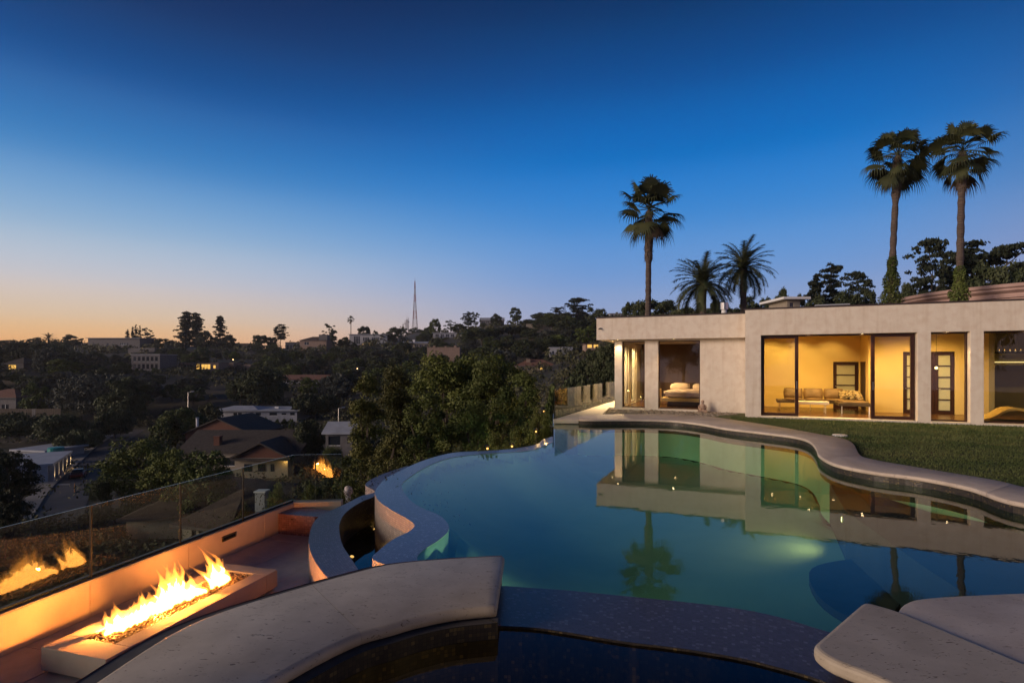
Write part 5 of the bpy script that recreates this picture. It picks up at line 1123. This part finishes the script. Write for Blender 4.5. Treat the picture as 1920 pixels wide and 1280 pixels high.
# the lit white house by the road
def wl(t, x0, x1, H, W):
    for i in range(5):
        x = x1+.25; y = .5+i*2.6; b = MB(); b.box(x-.25, x+.35, y, y+.7, -3, H-.05); b.build('pier', M['wall_white'], t)
        b = MB(); b.lathe([(0,0),(.13,.0),(.13,.1),(0,.12)], (x+.55, y+.35, .1), 8); b.build('uplight', M['bulb_far'], t)
        p = Vector(t.location)+Matrix.Rotation(t.rotation_euler.z, 3, 'Z') @ Vector((x+.75, y+.35, .3)); lamp('uplight_lamp', 'SPOT', p, 110, (1,.66,.26), t, p+Vector((-.25,0,2)), .06, 90)
        if i > 2: p = Vector(t.location)+Matrix.Rotation(t.rotation_euler.z, 3, 'Z') @ Vector((x+.6, y+.35, H-.3)); lamp('uplight_lamp', 'SPOT', p, 70, (1,.62,.22), t, p+Vector((-.2,0,-2)), .06, 100)
    b = MB(); b.box(x0-.2, x1+.6, -.1, 13, H-.04, H+.28); b.build('roof_slab', M['roof_white'], t)
fhouse('low white modern house with uplit piers beside the road', -100, 66, 880, 914, 74.5, 14, 'none', 'wall_white', 'roof_white', rot=.51, wins=[(.55,.90,.1,.75)], extra=wl)
fhouse('white flat roofed rear wing of the lit house by the road', 20, 92, 846, 866, 96, 7, 'flat', 'wall_white', 'roof_white', rot=-.2)
b = MB(); b.lathe([(0,-2),(1.15,-2),(1.15,1.1),(1.0,1.25),(0,1.3)], n=16); o = b.build('water_tank', mat('teal', (.01,.22,.20), .4)[0], smooth=False); p = D(105, 852, 92); o.location = p; tag(o, 'round teal tank behind the white lit house', 'tank')
# tiled roofs just below the railing
fhouse('house with wide brown tiled roof seen through the glass railing', 250, 490, 965, 1010, 47, 11, 'hip', 'wall_cream', 'roof_dark', 2.3, rot=.18, wins=[(.50,.53,.2,.85),(.56,.59,.2,.85),(.62,.65,.2,.85)], name='tiled_house')
fhouse('small brown tiled roof with white louvre vent, seen through the glass', 330, 440, 985, 1040, 36, 7, 'hip', 'wall_cream', 'roof_dark', 1.8, rot=-.3, wins=[(.2,.3,.3,.9),(.36,.46,.3,.9),(.52,.62,.3,.9)], name='tiled_house')
q = thing('roof_vent', 'boxy white louvred vent on the brown tiled roof behind the glass', 'roof vent', D(491, 930, 36)); b = MB(); b.box(-.32,.32,-.3,.3,-1.2,.30); b.build('body', M['wall_white'], q, bevel=.01); b = MB(); b.box(-.38,.38,-.36,.36,.31,.40); b.build('lid', M['white'], q)
# left slope houses
fhouse('house corner with red tiled roof at the left edge', -60, 30, 745, 778, 150, 12, 'hip', 'wall_grey', 'roof_tile', 2.2, wins=[(.7,.85,.2,.6)])
fe = thing('wooden_fence', 'dark board fence below the gardens at the left edge', 'fence', D(55, 782, 140))
for i in range(34):
    b = MB(); b.box(-7.6+i*.46, -7.6+i*.46+.43, 0, .05, -2, 2.2+rnd(-.04, .04)); b.build('board', M['wall_grey'] if i in (18, 19) else M['bark'], fe)
fhouse('low house with one lit window among the left trees', 4, 44, 682, 693, 260, 10, 'hip', 'wall_grey', 'roof_shingle', 2.6, wins=[(.3,.65,.1,.8,'lit')])
fhouse('large grey flat roofed house on the left skyline', 165, 262, 634, 657, 400, 16, 'flat', 'wall_grey', 'roof_white', ov=1.2, wins=[(.62,.78,.45,.62),(.36,.40,.3,.6)], name='ridge_house')
fhouse('small open pavilion at the left end of the grey skyline house', 143, 168, 645, 654, 398, 8, 'flat', 'wall_white', 'roof_white', wins=[(.1,.45,.1,.85),(.55,.9,.1,.85)], name='ridge_house')
fhouse('grey stepped block right below the grey skyline house', 240, 290, 653, 664, 360, 12, 'flat', 'wall_grey', 'wall_grey', ov=.1)
fhouse('pale stepped house with stacked balconies and large windows', 246, 300, 665, 695, 300, 12, 'flat', 'wall_grey', 'wall_white', ov=.3, wins=row(6, .58, .88, .62)+row(6, .08, .42, .62), name='terrace_house')
b = MB(); b.prism([(-4,0),(4,-1),(4,8),(-4,8)], -12, 0); o = b.build('retaining_wall', M['wall_cream']); o.location = D(254, 696, 298); tag(o, 'tall pale retaining wall under the stacked balconies', 'wall')
fhouse('peach house with warmly lit windows on the terrace', 338, 410, 681, 693, 290, 9, 'flat', 'wall_peach', 'wall_peach', ov=.2, wins=[(.10,.30,.2,.75),(.42,.50,.1,.85,'lit'),(.55,.78,.1,.85,'lit'),(.86,.92,.2,.7,'lit')])
fhouse('peach cubic annex with one dark window, right of the lit house', 440, 470, 684, 698, 285, 8, 'flat', 'wall_peach', 'wall_peach', ov=.1, wins=[(.45,.75,.1,.6)])
fhouse('peach wing between the lit house and its cubic annex', 412, 438, 681, 694, 292, 8, 'flat', 'wall_peach', 'wall_peach', ov=.1, wins=[(.3,.7,.2,.7)])
fhouse('long low house with dark roof and a white eave on the skyline', 404, 472, 649, 656, 430, 10, 'gable', 'wall_white', 'roof_dark', 2.6, wins=row(4, .2, .8, .5)+[], name='ridge_house')
fhouse('white house with arched windows on the skyline', 535, 562, 642, 656, 430, 9, 'flat', 'wall_grey', 'roof_tile', ov=.2, wins=row(4, .1, .65, .6), name='ridge_house')
fhouse('peach house with dark hip roof on the skyline', 562, 612, 638, 657, 425, 14, 'hip', 'wall_peach', 'roof_dark', 3.0, wins=[(.18,.34,.55,.85),(.42,.78,.05,.35)], chim=[(.9,.1,6,4,'wall_grey')], name='ridge_house')
fhouse('pale two storey terrace house with round tree in front', 655, 726, 627, 648, 430, 12, 'flat', 'wall_white', 'roof_white', ov=1, wins=[(.12,.28,.15,.85),(.36,.52,.4,.75),(.60,.78,.4,.75),(.50,.56,.02,.25,'lit'),(.60,.70,.02,.25,'lit')], name='ridge_house')
fhouse('low house with dark red roof half hidden by green trees', 526, 622, 711, 719, 200, 9, 'gable', 'wall_white', 'roof_tile', 1.5, wins=[(.12,.2,.1,.8),(.26,.34,.1,.8),(.78,.86,.1,.8),(.9,.96,.1,.8)], ov=.8)
fhouse('low pale roofed house below the mast hill', 755, 806, 643, 652, 330, 9, 'gable', 'wall_cream', 'roof_white', 1.0, wins=row(5, .1, .7), chim=[(.38,.4,1.6,2.4,'white')])
fhouse('white two level house with hipped canopy below the ridge', 812, 866, 624, 634, 400, 10, 'flat', 'wall_white', 'roof_white', ov=.8, wins=row(5, .2, .75), name='ridge_house')
fhouse('peach block with roof chimneys behind the bright green tree', 801, 862, 652, 668, 170, 8, 'flat', 'wall_peach', 'wall_peach', ov=.1, chim=[(.2,.2,1.1,.9,'wall_peach'),(.55,.2,.8,.7,'wall_peach'),(.85,.2,1.1,1.0,'wall_peach')])
fhouse('ridge house with pale gabled roof behind the trees', 900, 945, 600, 607, 440, 10, 'gable', 'wall_grey', 'roof_white', 2.4, wins=row(5, .15, .7), name='ridge_house')
b = MB(); b.box(-9, 9, 0, .5, -3, 1); o = b.build('retaining_wall', M['wall_cream']); o.location = D(1012, 610, 360); tag(o, 'long pale retaining wall on the ridge above the cliff', 'wall')
fhouse('small white cubic house left of the lit wing', 1031, 1074, 652, 667, 240, 9, 'flat', 'wall_white', 'roof_white', ov=.1, wins=[(.30,.52,0,.8),(.64,.72,.3,.8),(.1,.18,.3,.6)])
fhouse('warm lit low house above the bank left of the fascia', 1098, 1140, 645, 653, 230, 8, 'flat', 'wall_peach', 'roof_dark', ov=.4, wins=[(.08,.28,.1,.9,'lit'),(.36,.56,.1,.9,'lit'),(.66,.92,.1,.9,'lit')])
fhouse('house with pale hip roof and one lit lamp in the hollow', 966, 1044, 686, 696, 185, 10, 'hip', 'wall_cream', 'roof_tile', 2.4, wins=[(.15,.22,.2,.8),(.30,.38,.2,.8),(.60,.66,.2,.7,'lit'),(.80,.9,.2,.8)], chim=[(.32,.3,1.4,2.4,'wall_peach')])
fhouse('flat pale house on the far ridge behind the fascia', 1143, 1178, 588, 597, 330, 9, 'flat', 'wall_white', 'roof_white', ov=.5, wins=row(5, .15, .8), name='ridge_house')
fhouse('pale roof terrace building behind the roof, right of the flue', 1476, 1500, 562, 580, 70, 5, 'flat', 'wall_cream', 'white', ov=.9, wins=[(.2,.5,.2,.7)])
# masts
ms = thing('radio_mast', 'tall red and white lattice mast on the skyline', 'mast', D(778, 616, 900))
red = mat('mast_red', (.30,.10,.08), .6)[0]; pale = mat('mast_pale', (.38,.34,.34), .6)[0]
def latt(mb, h0, h1, w0, w1, n):
    for i in range(n):
        a = h0+(h1-h0)*i/n; c = h0+(h1-h0)*(i+1)/n; wa = w0+(w1-w0)*i/n; wc = w0+(w1-w0)*(i+1)/n
        for sx, sy in ((-1,-1),(1,-1),(1,1),(-1,1)):
            mb.bar((sx*wa, sy*wa, a), (sx*wc, sy*wc, c), .55); 
        mb.bar((-wa,-wa,a), (wc,-wc,c), .35); mb.bar((wa,-wa,a), (-wc,-wc,c), .35); mb.bar((-wa,-wa,a), (wa,-wa,a), .35); mb.bar((wa,-wa,a), (wc,wc,c), .35)
hs = [0, 16, 30, 44, 56, 66, 78]; ws = [4.0, 2.9, 2.1, 1.5, 1.1, .8, .3]
for i in range(6):
    b = MB(); latt(b, hs[i], hs[i+1], ws[i], ws[i+1], 4); b.build('lattice_section', red if i % 2 else pale, ms)
b = MB(); b.tube([(0,0,78),(0,0,84)], .22, 6); b.build('antenna', pale, ms)
for x, z in ((-2.5, 30), (2.2, 22), (3.4, 9), (-2.2, 42)): b = MB(); b.lathe([(0,0),(1.1,.3),(1.2,.8),(0,.4)], (x, -2, z), 10); b.build('dish', M['white'], ms)
ms = thing('radio_mast', 'shorter dark antenna mast left of the tall lattice mast', 'mast', D(763, 618, 860))
b = MB(); latt(b, 0, 16, 1.5, 1.0, 5); b.build('lattice_section', pale, ms); b = MB(); b.tube([(0,0,16),(0,0,21)], .3, 6); b.build('antenna', pale, ms)
for x, h in ((-6,11),(-10,6),(-3,15),(2.6,19)): b = MB(); b.tube([(x,0,0),(x,0,h)], .4, 6); b.box(x-1.2, x+1.2, -.3, .3, h*.6, h*.6+1.4); b.build('antenna', pale, ms)
for i, (px, yt, w) in enumerate([(747,614,18),(757,610,16),(768,615,18),(779,613,16),(789,616,18),(799,614,16)]): tree('bushy', px, yt, 850, w, 'small dark tree on the top of the mast hill', group='trees on the mast hill', zb=ground_z((px-CX)/F*850, 850)-8)
# road, pavement, car, lamps
RD = [((40,1010),(170,1010)),((70,955),(160,955)),((97,915),(172,920)),((128,885),(186,893)),((155,862),(200,868)),((178,840),(216,846)),((205,822),(238,828)),((232,806),(262,811)),((262,796),(284,799)),((290,789),(302,791))]
rz = -14.93
ra = crom([P(*a, rz).xy for a, c in RD], 5); rb = crom([P(*c, rz).xy for a, c in RD], 5)
b = MB(); ribbon(b, rb, rz, ra, rz); tag(b.build('road', M['asphalt']), kind='structure')
pa = offs(ra, 1.9); b = MB(); ribbon(b, ra, rz+.13, pa, rz+.13); ribbon(b, ra, rz-.1, ra, rz+.13); tag(b.build('sidewalk', M['sidewalk']), kind='structure')
M['road_paint'] = mat('road_paint', (.30,.30,.30), .8)[0]
for q in ((118, 908), (242, 811)):
    p = P(*q, rz); b = MB(); b.box(-.9, .9, -.25, .25, 0, .006); o = b.build('road_marking', M['road_paint']); o.location = (p.x, p.y, rz+.004); o['kind'] = 'structure'
dv = [P(155,862,rz).xy, P(128,862,rz).xy, P(118,872,rz).xy, P(150,848,rz).xy]
M['car_red'] = mat('car_red', (.16,.008,.012), .3)[0]; M['tyre'] = mat('tyre', (.02,.02,.02), .8)[0]
cp = P(147, 893, rz); car = thing('parked_car', 'low red car parked along the kerb by the white lit house', 'car', (cp.x, cp.y, rz), 0)
tdir = (P(160,862,rz)-P(125,900,rz)); car.rotation_euler = (0, 0, math.atan2(tdir.y, tdir.x))
sec = [(-2.05,.34,.42,.55),(-1.9,.25,.66,.78),(-1.2,.22,.76,.86),(-.75,.20,.84,.88),(.95,.20,.78,.88),(1.6,.22,.68,.84),(2.0,.26,.58,.72),(2.12,.34,.46,.58)]
b = MB(); vs = []
for x, z0_, z1_, w in sec: vs += [(x,-w,z0_),(x,w,z0_),(x,w,(z0_+z1_)/2+.08),(x,w*.9,z1_),(x,-w*.9,z1_),(x,-w,(z0_+z1_)/2+.08)]
fs = [(i*6+j, i*6+(j+1)%6, (i+1)*6+(j+1)%6, (i+1)*6+j) for i in range(len(sec)-1) for j in range(6)]+[tuple(range(6)), tuple(range(len(vs)-6, len(vs)))[::-1]]
b.add(vs, fs); b.build('body', M['car_red'], car, smooth=False, bevel=.05)
b = MB(); b.add([(-1.5,-.72,.80),(-1.5,.72,.80),(-.8,.60,1.16),(-.8,-.60,1.16),(.1,.60,1.16),(.1,-.60,1.16),(1.0,.70,.80),(1.0,-.70,.80)], [(0,3,2,1),(3,5,4,2),(5,7,6,4),(0,7,5,3),(1,2,4,6),(0,1,6,7)]); b.build('cabin', M['pane_dark'], car, bevel=.04)
b = MB(); b.box(-.82, .12, -.585, .585, 1.165, 1.20); b.build('roof_panel', M['car_red'], car, bevel=.02)
for x in (-1.3, 1.35):
    for y in (-.84, .84):
        b = MB(); b.tube([(x,y-.1,.32),(x,y+.1,.32)], .32, 16); w_ = b.build('wheel', M['tyre'], car); b = MB(); b.tube([(x,y-.11,.32),(x,y+.11,.32)], .18, 10); b.build('rim', M['metal'], w_)
for y in (-.6, .6): b = MB(); b.box(1.99, 2.10, y-.18, y+.18, .52, .62); b.build('headlight', M['white'], car); b = MB(); b.box(-2.04, -1.96, y-.2, y+.2, .58, .68); b.build('tail_light', M['car_red'], car)
for (px, yt, yb, d, lab) in [(353,735,763,128,'grey street lamp on the brown slope above the valley houses'), (635,765,793,120,'grey street lamp left of the tall narrow trees')]:
    p = D(px, yb, d); h = (yb-yt)/F*d; q = thing('street_lamp', lab, 'street lamp', p)
    b = MB(); b.tube([(0,0,-2),(0,0,h)], [.16,.10], 8); b.build('pole', M['metal'], q); b = MB(); b.tube([(0,0,h-.05),(.9,-.1,h+.15)], .06, 6); b.build('arm', M['metal'], q); b = MB(); b.box(.7, 1.4, -.25, .1, h+.08, h+.24); b.build('lamp_head', M['metal'], q, bevel=.04)
p = P(140, 923, rz); q = thing('marker_post', 'thin orange marker post standing in the road', 'post', (p.x, p.y, rz)); b = MB(); b.tube([(0,0,0),(0,0,1.2)], .06, 8); b.build('shaft', mat('orange', (.35,.16,.05), .6)[0], q); b = MB(); b.lathe([(.25,0),(.22,.05),(0,.06)], n=12); b.build('base', M['tyre'], q)
# small lights scattered on the slopes
for px, py, d, lab in [(742,660,300,'bright porch light in the trees below the mast'),(935,676,190,'small garden light above the yellow green wood'),(437,674,300,'tiny lamp above the peach annex'),(461,654,425,'lamp at the right end of the long skyline roof'),
                       (670,691,180,'small white garden light left of the yellow green tree'),(510,648,420,'orange light among the skyline trees'),(680,646,425,'porch light under the pale terrace house'),(135,661,300,'tiny light among the trees below the grey house')]:
    q = thing('porch_light', lab, 'lamp', D(px, py, d)); s = d/300
    b = MB(); b.lathe([(0,-.35*s),(.35*s,0),(0,.35*s)], n=8); b.build('bulb', M['bulb_far'], q); b = MB(); b.tube([(0,.1,-3),(0,.1,-.2)], .06, 5); b.build('post', M['dark_metal'], q)
# garden lamps near the pool
for px, py, d, lab, e in [(1005,810,14.6,'low warm garden lamp in the shrubs by the far overflow edge',5),(960,838,13.2,'garden lamp at the edge of the water behind the far weir',2.5),(914,842,12.9,'garden lamp low behind the middle of the overflow edge',2.5),(1020,772,16.2,'spotlight on a stake lighting the shrub by the far glass railing',7)]:
    p = D(px, py, d); q = thing('garden_lamp', lab, 'lamp', p); b = MB(); b.tube([(0,0,-.8),(0,0,-.02)], .012, 6); b.build('stake', M['dark_metal'], q)
    b = MB(); b.lathe([(0,0),(.02,0),(.024,.035),(0,.04)], n=10); b.build('lens', M['garden_bulb'], q); b = MB(); b.lathe([(.05,.09),(.07,.07),(.0,.12)], n=10); b.build('hood', M['dark_metal'], q)
    lamp('garden_lamp', 'POINT', p+Vector((.05,-.12,.08)), e, (1,.6,.2), q, size=.03)
p = D(653, 925, 9.9); q = thing('dome_lamp', 'white rounded bollard lamp in the shrubs beyond the catch basin', 'lamp', p); b = MB(); b.lathe([(0,-.5),(.05,-.5),(.05,-.02)], n=10); b.build('post', M['white'], q)
b = MB(); b.lathe([(.05,-.02),(.075,.0),(.08,.05),(.06,.12),(0,.15)], n=14); b.build('shade', mat('shade', (.7,.62,.58), .4)[0], q, smooth=True)

# fill the wooded slopes, keeping the houses clear
for lab, grp, p0, p1, d0, d1, n in ZN:
    k = 0; tries = 0
    while k < n and tries < 4000:
        tries += 1; px = rnd(p0, p1); d = math.exp(rnd(math.log(d0), math.log(d1))); x = (px-CX)/F*d; g = ground_z(x, d); h = rnd(5, 10); w = h*rnd(1.0, 1.6)
        if p0 > 1000: h = rnd(3, 6); w = h
        yt = HY-(g+h-EYE)*F/d; yb = HY-(g-EYE)*F/d; wp = w*F/d/2
        if any(abs(px-hx)-hr < wp*.8 and yt < hyb-1 and yb > hyt and d < hd+6 for hx, hr, hyt, hyb, hd in HOLES): continue
        if yt < 640 and px < 780 or (px > 1150 and yt < 545): continue
        lf = random.choice(['leaf_dark', 'leaf_dark', 'leaf_green', 'leaf_grey']); ym = (yt+yb)/2
        lb = lab
        if p0 < 1000:
            q_ = min(range(len(HOLES)), key=lambda i_: math.hypot(px-HOLES[i_][0], (ym-HOLES[i_][3])*1.6)); hx, hr, hyt, hyb, hd = HOLES[q_]; nm_ = HN[q_]
            for w_ in (' with ', ' on the', ' behind', ' below', ' among', ' in the', ' half', ' right of', ' left of', ' seen', ' at the', ' above', ' between'): nm_ = nm_.split(w_)[0]
            rel = ('left of' if px < hx-hr else 'right of' if px > hx+hr else 'above' if ym < hyt+6 else 'below'); rel = ('just ' if math.hypot(px-hx, ym-hyb) < hr+22 else 'further ')+rel
            lb = '%s %s tree on the slope %s the %s' % ('tall' if h > 8 else 'small' if h < 6.4 else 'middling', {'leaf_dark': 'dark', 'leaf_green': 'green', 'leaf_grey': 'grey green'}[lf], rel, nm_)
            lb = ' '.join(lb.split()[:16]); grp = 'slope trees '+rel+' the '+nm_
        tree(random.choice(['bushy', 'bushy', 'bushy', 'oval']), px, yt, d, wp*2, lb, lf, group=grp); k += 1
# scrub over the slopes: one mass
rs = np.random.RandomState(12); cs = []; rr = []
while len(cs) < 5200:
    px = rs.uniform(-250, 2050); d = math.exp(rs.uniform(math.log(13), math.log(520))); x = (px-CX)/F*d
    if d < 45 and px > 1020: continue
    if 56 < d < 142 and px < 330: 
        if px > 20 and rs.rand() < .9: continue
    if 250 < px < 430 and 146 < d < 205 and rs.rand() < .75: continue
    nz = mnoise.noise(Vector((x/30, d/30, 7)))
    if nz < -.22 and d > 100: continue
    r = rs.uniform(.5, 1.5)*(1 if d > 60 else .7)*(1+d/180); z = ground_z(x, d); yt = HY-(z+r-EYE)*F/d
    if d < 130 and any(abs(px-hx) < hr+4 and hyt < yt < hyb+6 and d < hd+8 for hx, hr, hyt, hyb, hd in HOLES): continue
    cs.append((x, d, z+r*.25)); rr.append(r)
cs = np.array(cs); rr = np.array(rr); n = 225000; idx = rs.choice(len(cs), n, p=(rr/cs[:,1]**.5)/(rr/cs[:,1]**.5).sum())
dd = rs.normal(0, 1, (n, 3)); dd /= np.linalg.norm(dd, axis=1, keepdims=True); dd[:,2] = abs(dd[:,2])
pp = cs[idx]+dd*(rr[idx]*rs.uniform(.6, 1.1, n))[:,None]; sz_ = .07+.0024*cs[idx][:,1]
v = leaves(pp, cs[idx], rs, sz_); tag(place(bpy.data.objects.new('hillside_scrub', npmesh('hillside_scrub', v, 4, M['scrub']))), 'low dark scrub and bushes covering the hillsides', 'undergrowth', kind='stuff')
# planting on the bank right outside the terrace and the overflow edge
cs = []
for q in weir_out[:110:2]:
    if q.y > 8.3: 
        for _ in range(3): cs.append((q.x-rs.uniform(.25, 1.3), q.y+rs.uniform(.3, 1.3), -.45-rs.uniform(0, .5)))
for i in range(80): s = -rs.uniform(-.4, 7); q = w1+e1*s-e2*rs.uniform(.45, 1.6); cs.append((q.x, q.y, -.9-rs.uniform(.0, .45)))
for i in range(50): s = rs.uniform(.3, 1.6); q = w1+e1*s+e2*rs.uniform(-.8, 1.9); cs.append((q.x, q.y, -.65-rs.uniform(.0, .3)))
cs = np.array(cs); n = 42000; idx = rs.choice(len(cs), n); dd = rs.normal(0, .26, (n, 3)); pp = cs[idx]+dd
tag(place(bpy.data.objects.new('bank_planting', npmesh('bank_planting', leaves(pp, cs[idx]-np.array([0,0,.2]), rs, .028, .3), 4, M['leaf_near']))), 'leafy ground cover on the bank outside the terrace wall and pool', 'plants', kind='stuff')

# ------------------------------------------------------------------ palms
def fan_palm(label, px_base, px_top, yc, d, tr, cr, seed, ivy=None, n=34, skirt=1.6, name='fan_palm', zb=None):
    random.seed(seed); x0 = (px_base-CX)/F*d; x1 = (px_top-CX)/F*d; zc = EYE-(yc-HY)/F*d; g = ground_z(x0, d) if zb is None else zb
    t = thing(name, label, 'palm tree', (x0, d, g)); H = zc-g; lean = x1-x0
    pth = lambda z: (lean*max(0, z/H)**1.5, 0, z)
    zs = np.linspace(-.3, H-.1, 60); b = MB()
    rad = [tr*(1.0-.22*z/H)*(1+.10*(math.sin(z*13)+mnoise.noise(Vector((z*4, seed, 0)))))*(1.45 if H-skirt*1.25 < z < H-.15 else 1) for z in zs]
    b.tube([pth(z) for z in zs], rad, 12); b.build('trunk', M['palm_bark'], t, smooth=False)
    b = MB()      # ragged boot fibres under the crown
    for i in range(220):
        a = rnd(0, 6.28); z = H-rnd(.1, skirt*1.2); c = Vector(pth(z)); o_ = Vector((math.cos(a), math.sin(a), 0)); r = tr*1.3; L = rnd(.2, .45)*cr/2.2; s = Vector((-o_.y, o_.x, 0))*.03*cr/2.2
        p = c+o_*r*.9; q_ = p+o_*L*.35+Vector((0,0,-L*rnd(-.5, 1))); b.face([p-s, p+s, q_])
    b.build('skirt', M['palm_dead'], t)
    c = Vector(pth(H))
    for i in range(n):
        f = i/n; el = R(82-f*150+rnd(-12, 12)); az = i*2.4+rnd(-.3, .3); dead = el < R(-56)
        o_ = Vector((math.cos(az)*math.cos(el), math.sin(az)*math.cos(el), math.sin(el))); Lp = cr*rnd(.42, .66); side = Vector((-math.sin(az), math.cos(az), 0)); p = c+o_*Lp+Vector((0,0,-.12*Lp))
        b = MB(); b.bar(c, p, .035*cr/2.2, .02*cr/2.2)
        nrm = side.cross(o_).normalized(); tw = rnd(-.5, .5); side = (side*math.cos(tw)+nrm*math.sin(tw)).normalized(); Lb = cr*rnd(.36, .60); K = 22
        for k in range(K):
            th = (k/(K-1)-.5)*R(190 if not dead else 90); dv_ = (o_*math.cos(th)+side*math.sin(th)); L = Lb*(.62+.38*math.cos(th*.6))*rnd(.85, 1.05); wv_ = (side*math.cos(th)-o_*math.sin(th))*Lb*.040
            droop = Vector((0,0,-1)); m1 = p+dv_*L*.55+droop*L*.06; m2 = p+dv_*L*.82+droop*L*rnd(.14, .30); m3 = p+dv_*L*.95+droop*L*rnd(.38, .62)
            b.face([p-wv_*.2, p+wv_*.2, m1+wv_*1.1, m1-wv_*1.1]); b.face([m1-wv_*1.1, m1+wv_*1.1, m2+wv_*.45, m2-wv_*.45]); b.face([m2-wv_*.45, m2+wv_*.45, m3])
        b.build('frond', M['palm_dead'] if dead and rnd(0, 1) < .6 else M['palm_leaf'], t)
    if ivy:
        y0_, y1_, wp = ivy; za = EYE-(y1_-HY)/F*d-g; zt = EYE-(y0_-HY)/F*d-g; rs2 = np.random.RandomState(seed); n2 = 5200
        z = za-2+(zt-za+2)*rs2.uniform(0, 1, n2)**1.1; ff = np.clip((z-za)/(zt-za), 0, 1); r = (wp/F*d/2)*(1-ff*.72)*rs2.uniform(.55, 1.1, n2)*(1+.2*np.sin(z*5)); a = rs2.uniform(0, 6.28, n2)
        pp_ = np.stack([r*np.cos(a)+lean*(z/H)**1.5, r*np.sin(a), z], 1); cc_ = pp_.copy(); cc_[:,0] = lean*(z/H)**1.5; cc_[:,1] = 0
        place(bpy.data.objects.new('ivy', npmesh('ivy', leaves(pp_, cc_, rs2, .075), 4, M['leaf_green'])), t)
    return t
fan_palm('first tall fan palm rising behind the left wing of the roof', 1214, 1217, 392, 34, .21, 2.25, 31, n=40, skirt=2.6)
fan_palm('tall fan palm with ivy at its foot, left of the two on the right', 1663, 1684, 290, 36, .22, 2.12, 32, ivy=(480, 568, 36), n=42, skirt=2.2)
fan_palm('tall fan palm with bright ivy in front of the round building', 1795, 1805, 282, 33, .22, 2.12, 33, ivy=(492, 566, 32), n=42, skirt=2.0)
fan_palm('small thin fan palm alone on the skyline', 658, 658, 598, 430, .35, 3.4, 34, n=24, skirt=2, name='fan_palm')
def date_palm(label, px, yc, d, cr, seed, n=54, cat='palm tree', zb=None):
    random.seed(seed); x0 = (px-CX)/F*d; zc = EYE-(yc-HY)/F*d; g = ground_z(x0, d) if zb is None else zb; t = thing('date_palm', label, cat, (x0, d, g)); H = zc-g
    b = MB(); zs = np.linspace(-.3, H, 40); b.tube([(0,0,z) for z in zs], [.26*(cr/3)*(1+.12*math.sin(z*11)+.3*max(0, 1-(H-z)/1.0)) for z in zs], 12); b.build('trunk', M['palm_bark'], t)
    c = Vector((0,0,H))
    for i in range(n):
        f = i/n; el = R(86-f*112+rnd(-7, 7)); az = i*2.399+rnd(-.2, .2); L = cr*rnd(.95, 1.15); o_ = Vector((math.cos(az), math.sin(az), 0)); pts_ = []; p = c.copy(); e = el
        for k in range(11): pts_.append(p.copy()); p = p+(o_*math.cos(e)+Vector((0,0,math.sin(e))))*L/10; e -= R(6.0+3*math.cos(el))
        b = MB(); b.tube(pts_, [.035*cr/3*(1-.09*k) for k in range(11)], 4, cap=False); side = Vector((-o_.y, o_.x, 0))
        for k in range(48):
            s = 1.2+k*.18; j = min(9, int(s)); q_ = pts_[j].lerp(pts_[j+1], s-j); tg = (pts_[j+1]-pts_[j]).normalized(); nn = side.cross(tg)
            Ll = cr*.20*(1-abs(k/47-.4)**2*1.3)
            for sg in (-1, 1):
                dv_ = (side*sg*.8+tg*.65+nn*rnd(-.1, .35)*-1).normalized(); e_ = q_+dv_*Ll+Vector((0,0,-Ll*.22)); w_ = tg*.034*cr/3
                b.face([q_-w_, q_+w_, e_])
        b.build('frond', M['palm_leaf'], t)
    return t
date_palm('shorter feathery date palm behind the left wing roof', 1318, 535, 44, 3.0, 41)
date_palm('taller feathery date palm right of the shorter one', 1394, 505, 45, 2.7, 42)
date_palm('tiny feathery palm on the left skyline', 91, 636, 430, 6.5, 43, n=22)

# evening haze in the valley air
b = MB(); b.box(-1150, 1300, -40, 1180, -40, 146); m = bpy.data.materials.new('haze_air'); m.use_nodes = True; t = m.node_tree; t.nodes.clear()
pv = N(t, 'ShaderNodeVolumePrincipled'); pv.inputs['Color'].default_value = (.92, .90, .92, 1); pv.inputs['Density'].default_value = .00013; pv.inputs['Anisotropy'].default_value = .2
oo = N(t, 'ShaderNodeOutputMaterial'); t.links.new(pv.outputs[0], oo.inputs['Volume']); tag(b.build('haze', m), 'thin evening haze over the valley', 'haze', kind='stuff')
